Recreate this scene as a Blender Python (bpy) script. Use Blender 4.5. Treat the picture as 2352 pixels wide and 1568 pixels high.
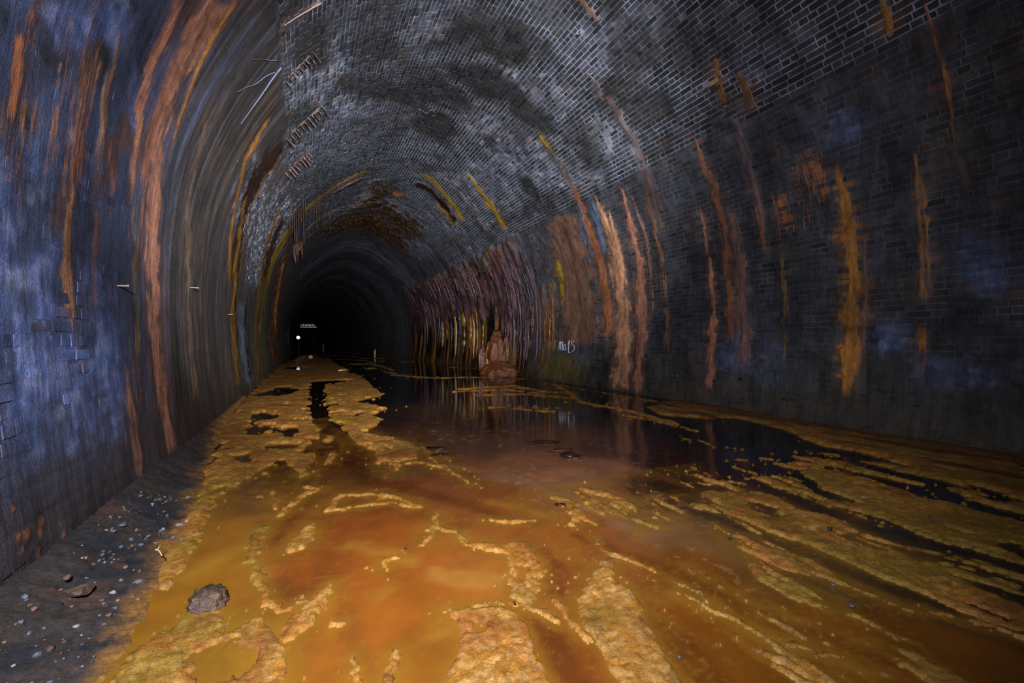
import bpy, math, random
import numpy as np
from mathutils import Vector
random.seed(7)
for o in list(bpy.data.objects): bpy.data.objects.remove(o)
SC = bpy.context.scene
COL = SC.collection
# ------------------------------------------------------------------ camera
F = 2352 / 36.0 * 16.0          # focal length in pixels (16 mm lens)
TH = math.atan(476 / F)         # camera is turned right of the tunnel axis (+Y)
CT, ST = math.cos(TH), math.sin(TH)
H = 1.187                       # eye height over the water
cam = bpy.data.cameras.new('camera'); cam.lens = 16; cam.sensor_width = 36
cam.clip_start = 0.05; cam.clip_end = 600
co = bpy.data.objects.new('camera', cam); COL.objects.link(co)
co.location = (0, 0, H); co.rotation_euler = (math.radians(90), 0, -TH)
SC.camera = co
# ------------------------------------------------------------------ world, lamps, exposure
wd = bpy.data.worlds.new('world'); SC.world = wd; wd.use_nodes = True
wd.node_tree.nodes['Background'].inputs[0].default_value = (0.25, 0.32, 0.5, 1)
wd.node_tree.nodes['Background'].inputs[1].default_value = 0.0
SC.view_settings.view_transform = 'Standard'; SC.view_settings.look = 'None'
SC.view_settings.gamma = 1.0; SC.view_settings.exposure = 0.18
SC.view_settings.use_curve_mapping = False
def cdir(u, v):
    x = (u - 1176) / F; z = (784 - v) / F
    return Vector((ST + x * CT, CT - x * ST, z))
def spot(name, loc, aim, watts, size, blend, color, radius=0.03):
    l = bpy.data.lights.new(name, 'SPOT'); l.energy = watts; l.spot_size = math.radians(size)
    l.spot_blend = blend; l.color = color; l.shadow_soft_size = radius
    o = bpy.data.objects.new(name, l); COL.objects.link(o); o.location = loc
    d = Vector(aim) - Vector(loc)
    o.rotation_euler = d.to_track_quat('-Z', 'Y').to_euler()
    return o
def aim(u, v, k): return Vector((0, 0, H)) + cdir(u, v) * k
# hand torches of the photographer, held beside the camera
spot('torch_wide', (-0.35, -0.25, 2.0), aim(960, 740, 10), 1150, 140, 1.0, (0.86, 0.90, 1.0), 0.02)
spot('torch_vault', (0.5, -0.3, 1.9), aim(1060, 430, 10), 6600, 62, 1.0, (0.93, 0.95, 1.0), 0.02)
spot('torch_far', (0.2, -0.3, 1.8), aim(840, 620, 10), 9000, 50, 1.0, (0.86, 0.91, 1.0), 0.02)
spot('torch_floor', (-0.1, -0.3, 2.1), aim(1010, 940, 5), 230, 66, 1.0, (1.0, 0.86, 0.66), 0.02)

# ------------------------------------------------------------------ noise
_rs = np.random.RandomState(11)
_P = _rs.permutation(256).astype(np.int32); _P = np.concatenate([_P, _P, _P])
_G = np.stack([np.cos(np.arange(256) / 256 * 2 * np.pi * 17.3), np.sin(np.arange(256) / 256 * 2 * np.pi * 17.3)], 1).astype(np.float32)
def pn(x, y):
    x = np.asarray(x, np.float32); y = np.asarray(y, np.float32)
    xf = np.floor(x); yf = np.floor(y)
    xi = xf.astype(np.int64) & 255; yi = yf.astype(np.int64) & 255
    fx = x - xf; fy = y - yf
    u = fx * fx * fx * (fx * (fx * 6 - 15) + 10); v = fy * fy * fy * (fy * (fy * 6 - 15) + 10)
    def g(ix, iy, dx, dy):
        h = _P[_P[ix & 255] + (iy & 255)]
        return _G[h, 0] * dx + _G[h, 1] * dy
    a = g(xi, yi, fx, fy); b = g(xi + 1, yi, fx - 1, fy)
    c = g(xi, yi + 1, fx, fy - 1); d = g(xi + 1, yi + 1, fx - 1, fy - 1)
    return ((a + u * (b - a)) * (1 - v) + (c + u * (d - c)) * v) * 1.5
def fbm(x, y, o=4, off=0.0):
    r = 0; a = 1.0; t = 0
    for i in range(o):
        r = r + a * pn(x * 2 ** i + off + 17.1 * i, y * 2 ** i - off + 9.7 * i); t += a; a *= 0.5
    return r / t * 1.3
def ridge(x, y, o=4, off=0.0):
    r = 0; a = 1.0; t = 0
    for i in range(o):
        r = r + a * (1 - np.abs(pn(x * 2 ** i + off + 5.3 * i, y * 2 ** i - off)) * 2.2); t += a; a *= 0.5
    return r / t
def lod(x, y, f, k, o=4, off=0.0):
    """fractal noise whose grain coarsens with distance k without following it"""
    lv = np.log2(k); l0 = np.floor(lv); fr = lv - l0; r = 0
    for dl, wt in ((0, 1 - fr), (1, fr)):
        g = f * 2.0 ** (-(l0 + dl)); r = r + wt * fbm(x * g + 13.7 * (l0 + dl), y * g + 5.1 * (l0 + dl), o, off)
    return r
def ss(a, b, x):
    q = np.clip((x - a) / (b - a), 0, 1); return q * q * (3 - 2 * q)
def mix(c, d, m):
    return c * (1 - m[:, None]) + np.asarray(d, np.float32) * m[:, None]

# ------------------------------------------------------------------ tunnel profile
XC = 2.84
_t = [(-0.5, 3.93), (0, 4.0), (.8, 4.09), (1.7, 4.13), (2.5, 4.08), (3.1, 3.97), (3.8, 3.72), (4.5, 3.37), (5.2, 2.90), (5.8, 2.35), (6.3, 1.75), (6.7, 1.12), (6.93, .5)]
def catmull(P, n=24):
    P = np.array(P, float); P = np.vstack([2 * P[0] - P[1], P, 2 * P[-1] - P[-2]]); out = []
    for i in range(1, len(P) - 2):
        for k in range(n):
            q = k / n; a, b, c, d = P[i - 1], P[i], P[i + 1], P[i + 2]
            out.append(.5 * ((2 * b) + (c - a) * q + (2 * a - 5 * b + 4 * c - d) * q * q + (-a + 3 * b - 3 * c + d) * q ** 3))
    out.append(P[-2]); return np.array(out)
_pts = [(XC - h, z) for z, h in _t] + [(XC, 6.99)] + [(XC + h, z) for z, h in reversed(_t)]
PR = catmull(_pts)
_d = np.hypot(*np.diff(PR, axis=0).T); _arc = np.concatenate([[0], np.cumsum(_d)])
T = float(_arc[-1])
TT = np.linspace(0, T, 2400)
PX = np.interp(TT, _arc, PR[:, 0]); PZ = np.interp(TT, _arc, PR[:, 1])
_tx = np.gradient(PX, TT); _tz = np.gradient(PZ, TT); _l = np.hypot(_tx, _tz)
NX = _tz / _l; NZ = -_tx / _l       # inward normal
PHI = np.unwrap(np.arctan2(PZ - H, PX)); 
PHI = PHI if PHI[0] > 0 else PHI + 2 * np.pi
PHI = np.where(PHI > 4.8, PHI - 2 * np.pi, PHI)
IC = 1200
def t_of_z(z, side):
    if side < 0: return float(np.interp(z, PZ[:IC], TT[:IC]))
    return float(np.interp(z, PZ[IC:][::-1], TT[IC:][::-1]))
TL = t_of_z(4.85, -1); TR = t_of_z(4.6, 1)       # springing: wall / vault boundary
def bend(s): return -1.5e-4 * np.maximum(np.asarray(s) - 30, 0) ** 2
def P3(s, t, off):
    n0 = np.interp(t, TT, NX); n1 = np.interp(t, TT, NZ)
    return np.stack([np.interp(t, TT, PX) + n0 * off + bend(s), s + 0 * t, np.interp(t, TT, PZ) + n1 * off], -1)
_ord = np.argsort(PHI)
def wpix(u, v):
    """a point of the photograph -> (distance along the tunnel, arc position) on the lining"""
    u = np.asarray(u, float); v = np.asarray(v, float)
    x = (u - 1176) / F; dx = ST + x * CT; dy = CT - x * ST; dz = (784 - v) / F
    ph = np.arctan2(dz, dx); ph = np.where(ph < -1.6, ph + 2 * np.pi, ph)
    t = np.interp(ph, PHI[_ord], TT[_ord])
    r = np.hypot(np.interp(t, TT, PX), np.interp(t, TT, PZ) - H)
    return r / np.hypot(dx, dz) * dy, t
def fpix(u, v, z=0.0):
    u = np.asarray(u, float); v = np.asarray(v, float)
    d = (H - z) * F / (v - 784); x = (u - 1176) / F
    return d * (ST + x * CT), d * (CT - x * ST)

# ------------------------------------------------------------------ mesh / object helpers
def mesh_np(name, V, Q, mat, attrs=None, smooth=True):
    V = np.asarray(V, np.float32); Q = np.asarray(Q, np.int32)
    me = bpy.data.meshes.new(name); k = Q.shape[1]
    me.vertices.add(len(V)); me.vertices.foreach_set('co', V.ravel())
    me.loops.add(Q.size); me.loops.foreach_set('vertex_index', Q.ravel())
    me.polygons.add(len(Q)); me.polygons.foreach_set('loop_start', np.arange(0, Q.size, k, dtype=np.int32))
    me.polygons.foreach_set('loop_total', np.full(len(Q), k, np.int32))
    me.polygons.foreach_set('use_smooth', np.full(len(Q), smooth, bool))
    me.update(calc_edges=True)
    for an, (ty, arr) in (attrs or {}).items():
        a = me.attributes.new(an, ty, 'POINT')
        if ty == 'FLOAT': a.data.foreach_set('value', np.asarray(arr, np.float32).ravel())
        elif ty == 'FLOAT_VECTOR': a.data.foreach_set('vector', np.asarray(arr, np.float32).ravel())
        elif ty == 'FLOAT_COLOR':
            c = np.ones((len(V), 4), np.float32); c[:, :3] = arr; a.data.foreach_set('color', c.ravel())
    if mat: me.materials.append(mat)
    return me
def link(name, me, parent=None, loc=None):
    o = bpy.data.objects.new(name, me); COL.objects.link(o)
    if parent is not None: o.parent = parent
    if loc is not None: o.location = loc
    return o
def tag(o, label, cat, group=None, kind=None):
    o['label'] = label; o['category'] = cat
    if group: o['group'] = group
    if kind: o['kind'] = kind
    return o
def empty(name, loc=(0, 0, 0)):
    o = bpy.data.objects.new(name, None); COL.objects.link(o); o.location = loc; o.empty_display_size = .1
    return o
def grid_faces(m, n, keep=None):
    i = np.arange(m * n).reshape(m, n)
    q = np.stack([i[:-1, :-1], i[:-1, 1:], i[1:, 1:], i[1:, :-1]], -1).reshape(-1, 4)
    if keep is not None:
        k = keep.reshape(-1)[q].any(1); q = q[k]
    return q
def compact(V, Q, *arrs):
    used = np.zeros(len(V), bool); used[Q.ravel()] = True
    idx = np.cumsum(used) - 1
    return (V[used], idx[Q]) + tuple(a[used] for a in arrs)

# ------------------------------------------------------------------ materials
def nmat(name):
    m = bpy.data.materials.new(name); m.use_nodes = True
    nt = m.node_tree; b = nt.nodes['Principled BSDF']
    return m, nt, b
def N(nt, ty, **kw):
    n = nt.nodes.new(ty)
    for k, v in kw.items():
        if k == 'inp':
            for a, c in v.items(): n.inputs[a].default_value = c
        else: setattr(n, k, v)
    return n
def attr(nt, name): return N(nt, 'ShaderNodeAttribute', attribute_name=name)
def math_(nt, op, a, b=None, clamp=False):
    n = N(nt, 'ShaderNodeMath', operation=op); n.use_clamp = clamp
    for i, x in enumerate((a, b)):
        if x is None: continue
        if isinstance(x, (int, float)): n.inputs[i].default_value = x
        else: nt.links.new(x, n.inputs[i])
    return n.outputs[0]
def ramp(nt, src, a, b, ca=0.0, cb=1.0):
    n = N(nt, 'ShaderNodeMapRange'); n.inputs[1].default_value = a; n.inputs[2].default_value = b
    n.inputs[3].default_value = ca; n.inputs[4].default_value = cb; nt.links.new(src, n.inputs[0]); return n.outputs[0]
def noise(nt, vec, scale, detail=4, rough=.6, mapping=None):
    if mapping:
        mp = N(nt, 'ShaderNodeMapping'); mp.inputs['Scale'].default_value = mapping; nt.links.new(vec, mp.inputs[0]); vec = mp.outputs[0]
    n = N(nt, 'ShaderNodeTexNoise'); n.inputs['Scale'].default_value = scale; n.inputs['Detail'].default_value = detail
    n.inputs['Roughness'].default_value = rough; nt.links.new(vec, n.inputs['Vector']); return n.outputs['Fac']
def mixc(nt, fac, a, b, mode='MIX'):
    n = N(nt, 'ShaderNodeMix', data_type='RGBA', blend_type=mode)
    for s, x in ((n.inputs[0], fac), (n.inputs[6], a), (n.inputs[7], b)):
        if isinstance(x, (int, float)): s.default_value = x
        elif isinstance(x, tuple): s.default_value = (*x, 1)
        else: nt.links.new(x, s)
    return n.outputs[2]

def lining_mat(name, far=False):
    m, nt, b = nmat(name)
    col = attr(nt, 'Col').outputs['Color']; st = attr(nt, 'st').outputs['Vector']
    rg = attr(nt, 'Rgh').outputs['Fac']; rust = attr(nt, 'Rust').outputs['Fac']
    geo = N(nt, 'ShaderNodeNewGeometry').outputs['Position']
    n1 = noise(nt, st, 1, 10, .74, (2.6, 1.1, 1))
    n2 = noise(nt, geo, 90, 3, .7)
    n3 = noise(nt, st, 1, 5, .65, (26, 2.2, 1))
    v = math_(nt, 'MULTIPLY', ramp(nt, n1, .3, .7, .2, 1.8), ramp(nt, n2, .3, .7, .6, 1.4))
    v = math_(nt, 'MULTIPLY', v, ramp(nt, n3, .3, .7, .72, 1.28))
    c = mixc(nt, 1.0, col, v, 'MULTIPLY')
    if far:
        br = N(nt, 'ShaderNodeTexBrick'); br.inputs['Scale'].default_value = 1.0
        br.inputs['Brick Width'].default_value = .235; br.inputs['Row Height'].default_value = .083; br.inputs['Mortar Size'].default_value = .008
        nt.links.new(st, br.inputs['Vector'])
        c = mixc(nt, br.outputs['Fac'], c, mixc(nt, 1.0, c, (2.6, 2.6, 2.7), 'MULTIPLY'))
    # rust runs break into thin filaments where the mask is weak
    f1 = noise(nt, st, 1, 6, .75, (38, 3.0, 1))
    mk = ramp(nt, math_(nt, 'ADD', rust, math_(nt, 'SUBTRACT', f1, .5)), .30, .42)
    rc = mixc(nt, ramp(nt, n1, .35, .65), (.34, .105, .035), (.5, .19, .06))
    c = mixc(nt, mk, c, rc)
    nt.links.new(c, b.inputs['Base Color'])
    nt.links.new(math_(nt, 'ADD', rg, ramp(nt, n2, .3, .7, -.12, .12), True), b.inputs['Roughness'])
    b.inputs['Specular IOR Level'].default_value = .5
    h = math_(nt, 'ADD', math_(nt, 'MULTIPLY', n2, .35), math_(nt, 'ADD', math_(nt, 'MULTIPLY', n1, 1.0), math_(nt, 'MULTIPLY', n3, .5)))
    bp = N(nt, 'ShaderNodeBump'); bp.inputs['Strength'].default_value = .8; nt.links.new(ramp(nt, rg, .25, .6, .05, .014), bp.inputs['Distance'])
    nt.links.new(h, bp.inputs['Height']); nt.links.new(bp.outputs[0], b.inputs['Normal'])
    return m
M_LIN = lining_mat('soot_brick_lining'); M_FAR = lining_mat('far_lining', True)

def mud_mat():
    m, nt, b = nmat('ochre_mud')
    col = attr(nt, 'Col').outputs['Color']; geo = N(nt, 'ShaderNodeNewGeometry').outputs['Position']
    rg = attr(nt, 'Rgh').outputs['Fac']
    n1 = noise(nt, geo, 26, 7, .75); n2 = noise(nt, geo, 120, 3, .7)
    v = math_(nt, 'MULTIPLY', ramp(nt, n1, .3, .7, .5, 1.45), ramp(nt, n2, .3, .7, .7, 1.3))
    c = mixc(nt, 1.0, col, v, 'MULTIPLY'); nt.links.new(c, b.inputs['Base Color'])
    nt.links.new(math_(nt, 'ADD', rg, ramp(nt, n1, .3, .7, -.15, .15), True), b.inputs['Roughness'])
    h = math_(nt, 'ADD', math_(nt, 'MULTIPLY', n2, .25), n1)
    bp = N(nt, 'ShaderNodeBump'); bp.inputs['Strength'].default_value = .9; bp.inputs['Distance'].default_value = .012
    nt.links.new(h, bp.inputs['Height']); nt.links.new(bp.outputs[0], b.inputs['Normal'])
    return m
M_MUD = mud_mat()
def water_mat():
    m, nt, b = nmat('silty_water')
    col = attr(nt, 'Col').outputs['Color']; rg = attr(nt, 'Rgh').outputs['Fac']
    geo = N(nt, 'ShaderNodeNewGeometry').outputs['Position']
    n1 = noise(nt, geo, 3.5, 5, .6); n2 = noise(nt, geo, 26, 2, .5)
    c = mixc(nt, 1.0, col, ramp(nt, n1, .3, .7, .8, 1.2), 'MULTIPLY'); nt.links.new(c, b.inputs['Base Color'])
    nt.links.new(rg, b.inputs['Roughness']); b.inputs['IOR'].default_value = 1.33
    bp = N(nt, 'ShaderNodeBump'); bp.inputs['Strength'].default_value = .12; bp.inputs['Distance'].default_value = .004
    nt.links.new(n2, bp.inputs['Height']); nt.links.new(bp.outputs[0], b.inputs['Normal'])
    return m
M_WATER = water_mat()
def plain(name, c1, c2, rough=.7, scale=20, bump=.004, spec=.5):
    m, nt, b = nmat(name); geo = N(nt, 'ShaderNodeNewGeometry').outputs['Position']
    n1 = noise(nt, geo, scale, 5, .7)
    nt.links.new(mixc(nt, ramp(nt, n1, .3, .7), c1, c2), b.inputs['Base Color'])
    b.inputs['Roughness'].default_value = rough; b.inputs['Specular IOR Level'].default_value = spec
    bp = N(nt, 'ShaderNodeBump'); bp.inputs['Strength'].default_value = .8; bp.inputs['Distance'].default_value = bump
    nt.links.new(n1, bp.inputs['Height']); nt.links.new(bp.outputs[0], b.inputs['Normal'])
    return m

# ------------------------------------------------------------------ stains traced on the lining
PEACH = (.52, .25, .13); SALM = (.42, .17, .10); RUST = (.30, .10, .035); ORNG = (.42, .17, .03); YELL = (.34, .2, .015)
BRWN = (.11, .055, .03); DARK = (.012, .010, .012); BLUE = (.10, .16, .27); MAUV = (.16, .09, .09); PALE = (.36, .38, .44); WINE = (.06, .018, .014)
# (points of the run, half widths in px at those points, colour, strength, thickness m, roughness)
RUNS = [
 # right wall
 ([(1372, 458), (1398, 535), (1424, 640), (1432, 760), (1428, 890)], [3, 8, 14, 17, 16], PEACH, 1.0, .020, .8),
 ([(1400, 490), (1420, 570), (1430, 640)], [2, 6, 8], PEACH, 1.0, .018, .8),
 ([(1432, 440), (1450, 520), (1470, 620), (1474, 760), (1464, 895)], [2, 6, 10, 10, 8], SALM, .95, .018, .8),
 ([(1452, 452), (1480, 530), (1496, 640), (1500, 720)], [2, 4, 4, 3], SALM, .6, .008, .8),
 ([(1486, 446), (1505, 530), (1528, 660), (1532, 800)], [5, 5, 6, 6], ORNG, .55, .010, .8),
 ([(1612, 484), (1626, 580), (1638, 680), (1636, 780), (1628, 890)], [2, 4, 6, 8, 8], SALM, 1.0, .016, .8),
 ([(1600, 330), (1640, 430), (1662, 540), (1676, 660), (1678, 780)], [6, 9, 11, 12, 10], RUST, .8, .010, .85),
 ([(1682, 490), (1698, 600), (1706, 720), (1712, 830)], [9, 14, 18, 22], (.2, .085, .06), .8, .010, .85),
 ([(1725, 400), (1745, 490), (1756, 580)], [4, 8, 5], RUST, .75, .010, .85),
 ([(1775, 450), (1788, 520), (1796, 560)], [4, 8, 6], RUST, .62, .008, .85),
 ([(1800, 590), (1804, 700), (1806, 820)], [7, 8, 7], YELL, .5, .008, .85),
 ([(1926, 385), (1942, 480), (1954, 600), (1958, 720), (1956, 830), (1945, 900)], [6, 14, 17, 20, 20, 10], ORNG, 1.0, .020, .8),
 ([(1985, 560), (1990, 700), (1984, 810)], [4, 6, 6], SALM, .55, .008, .8),
 ([(2102, 355), (2116, 450), (2126, 560), (2124, 680)], [5, 13, 14, 13], ORNG, .68, .012, .8),
 ([(2120, 755), (2122, 800)], [9, 9], ORNG, .9, .012, .8),
 ([(2120, 800), (2120, 850)], [9, 7], RUST, .6, .010, .8),
 ([(2030, 0), (2040, 40), (2048, 76)], [9, 12, 8], ORNG, 1.1, .018, .8),
 ([(2118, 0), (2145, 60), (2155, 110)], [5, 5, 5], RUST, .85, .010, .8),
 ([(2165, 130), (2180, 200), (2186, 250), (2192, 320)], [6, 10, 5, 3], ORNG, .72, .010, .8),
 ([(2200, 350), (2222, 420), (2232, 470)], [5, 14, 10], BRWN, .6, .008, .8),
 ([(1640, 128), (1655, 200), (1668, 250)], [9, 10, 8], (.2, .09, .03), .9, .010, .8),
 ([(1698, 165), (1718, 205), (1728, 235)], [6, 15, 10], (.24, .10, .03), .9, .010, .8),
 ([(1680, 262), (1710, 340), (1745, 460), (1755, 520)], [10, 12, 10, 6], MAUV, .7, .010, .8),
 ([(1330, 0), (1350, 20), (1375, 42)], [10, 12, 6], (.2, .08, .02), .8, .010, .8),
 ([(1348, 165), (1385, 215), (1440, 290), (1470, 360), (1500, 440), (1520, 520)], [5, 8, 12, 12, 16, 14], (.12, .06, .045), .75, .008, .8),
 ([(1240, 310), (1252, 328), (1268, 348)], [4, 5, 3], YELL, 1.0, .014, .6),
 ([(1272, 350), (1300, 400), (1325, 440)], [8, 10, 8], BRWN, .8, .008, .7),
 ([(1318, 430), (1335, 470), (1352, 520), (1378, 600), (1392, 680), (1402, 770)], [5, 5, 7, 9, 9, 9], RUST, .95, .016, .7),
 ([(1328, 470), (1345, 540), (1362, 600)], [6, 10, 8], BLUE, .75, .008, .7),
 ([(1362, 470), (1378, 520), (1390, 580)], [6, 9, 6], BLUE, .75, .008, .7),
 ([(1285, 500), (1312, 600), (1325, 700), (1328, 790)], [30, 44, 42, 36], (.17, .085, .055), 1.0, .014, .6),
 ([(1283, 600), (1290, 650), (1293, 700)], [4, 5, 3], YELL, 1.0, .010, .5),
 ([(1268, 640), (1270, 720), (1268, 800)], [6, 8, 8], YELL, .55, .010, .5),
 ([(1252, 680), (1256, 780), (1250, 860)], [7, 10, 8], (.2, .09, .02), .7, .010, .5),
 ([(1290, 820), (1288, 875)], [32, 38], (.10, .075, .018), 1.1, .012, .8),
 # left wall
 ([(405, 0), (375, 70), (344, 138), (326, 200), (310, 300), (300, 420)], [14, 15, 12, 9, 8, 6], SALM, .9, .008, .85),
 ([(500, 0), (440, 90), (396, 180), (366, 270), (350, 380), (346, 520), (344, 640), (352, 780), (372, 930), (388, 1040)], [30, 25, 22, 22, 16, 14, 13, 11, 11, 11], SALM, 1.0, .012, .85),
 ([(535, 0), (480, 90), (440, 180), (405, 280), (390, 330)], [9, 9, 6, 5, 2], ORNG, .95, .012, .85),
 ([(395, 130), (366, 210), (345, 290), (330, 370), (322, 470), (316, 600)], [8, 9, 10, 8, 5, 3], RUST, .8, .008, .85),
 ([(270, 60), (250, 170), (232, 280), (218, 380), (205, 480)], [5, 8, 9, 6, 4], (.24, .12, .04), .75, .007, .85),
 ([(232, 190), (225, 300), (215, 350)], [5, 5, 4], (.45, .28, .15), .7, .007, .85),
 ([(205, 20), (186, 140), (176, 230), (160, 340)], [3, 3, 4, 3], ORNG, .6, .006, .85),
 ([(48, 180), (48, 260), (40, 340), (36, 420), (38, 520)], [2, 3, 4, 3, 2], ORNG, .62, .006, .85),
 ([(130, 120), (125, 230), (115, 300)], [2, 3, 3], ORNG, .6, .006, .85),
 ([(160, 360), (155, 450), (148, 560), (150, 640), (156, 700), (160, 740)], [6, 9, 8, 11, 10, 5], (.36, .15, .06), .85, .008, .85),
 ([(215, 500), (212, 600), (210, 690)], [6, 7, 5], RUST, .75, .006, .85),
 ([(310, 450), (304, 560), (308, 700), (312, 820)], [6, 7, 6, 4], YELL, .5, .006, .85),
 ([(245, 330), (252, 430), (248, 470)], [7, 7, 4], RUST, .7, .006, .85),
 ([(285, 870), (295, 960), (312, 1060), (322, 1140)], [4, 9, 10, 8], SALM, .8, .008, .85),
 ([(430, 480), (428, 620), (432, 760), (445, 900)], [8, 6, 5, 7], (.25, .14, .07), .75, .006, .85),
 ([(475, 260), (450, 350), (432, 460), (424, 560)], [7, 6, 5, 4], (.18, .09, .04), .6, .005, .85),
 ([(612, 275), (590, 310), (560, 370), (545, 430), (530, 520), (524, 640)], [4, 5, 4, 4, 4, 3], ORNG, .9, .010, .5),
 ([(650, 330), (600, 390), (570, 450), (552, 520), (540, 600), (536, 700), (538, 790)], [18, 20, 18, 12, 8, 6, 5], (.035, .014, .010), 1.1, .012, .3),
 ([(628, 380), (590, 440), (568, 520), (550, 620)], [5, 5, 4, 3], (.24, .10, .02), .8, .012, .4),
 ([(560, 460), (545, 560), (535, 660), (533, 760), (545, 880)], [4, 4, 4, 4, 5], (.3, .14, .02), .9, .014, .4),
 ([(552, 700), (556, 800), (570, 880)], [6, 6, 6], (.16, .2, .27), .9, .006, .5),
 ([(645, 470), (625, 520), (608, 580), (596, 650), (588, 720), (584, 780), (590, 850)], [3, 4, 4, 3, 3, 3, 3], (.28, .13, .02), .9, .03, .3),
 ([(650, 500), (628, 550), (612, 610), (600, 680), (592, 740)], [6, 8, 7, 6, 5], (.07, .03, .035), 1.1, .05, .22),
 ([(668, 520), (645, 560), (625, 600), (612, 650), (602, 720), (598, 790)], [5, 6, 6, 5, 5, 5], YELL, 1.0, .03, .4),
 ([(608, 640), (602, 740), (600, 860)], [6, 8, 12], (.13, .11, .025), .9, .02, .6),
 ([(565, 690), (566, 780), (572, 870)], [2, 2, 2], DARK, 1.2, -.02, .5),
 ([(656, 580), (640, 640), (632, 720), (626, 800), (632, 830)], [7, 8, 7, 6, 6], (.16, .06, .02), 1.0, .08, .35),
 ([(648, 600), (634, 680), (630, 760)], [2, 3, 2], ORNG, 1.0, .09, .5),
 ([(602, 800), (606, 872)], [14, 20], (.13, .095, .02), 1.0, .010, .7),
 ([(520, 800), (530, 900)], [8, 14], (.10, .07, .03), .7, .010, .7),
 # vault: mineral runs following the arch
 ([(850, 392), (810, 406), (760, 434), (715, 470), (680, 510), (655, 555)], [8, 6, 6, 6, 5, 4], (.22, .12, .02), .95, .03, .4),
 ([(848, 404), (810, 420), (770, 440)], [5, 6, 5], WINE, 1.0, .05, .2),
 ([(810, 470), (750, 490), (700, 530)], [3, 2, 2], (.33, .31, .16), .8, .02, .5),
 ([(860, 466), (800, 480), (760, 486)], [3, 2, 2], (.30, .29, .12), .7, .02, .5),
 ([(975, 400), (1010, 430), (1040, 468), (1062, 505)], [7, 6, 6, 4], YELL, .95, .02, .5),
 ([(955, 420), (985, 432), (1020, 470), (1050, 510)], [10, 10, 9, 6], (.03, .014, .012), 1.1, .05, .2),
 ([(1005, 470), (1030, 495), (1050, 520)], [4, 5, 3], YELL, .9, .02, .5),
 ([(1000, 395), (1050, 430), (1090, 480), (1120, 530)], [8, 10, 12, 14], (.2, .18, .16), .6, .01, .6),
 ([(1075, 400), (1115, 455), (1140, 490), (1160, 525)], [3, 5, 6, 6], YELL, 1.0, .02, .5),
 ([(735, 0), (690, 28), (648, 52)], [4, 4, 4], SALM, .7, .008, .8),
]
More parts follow.
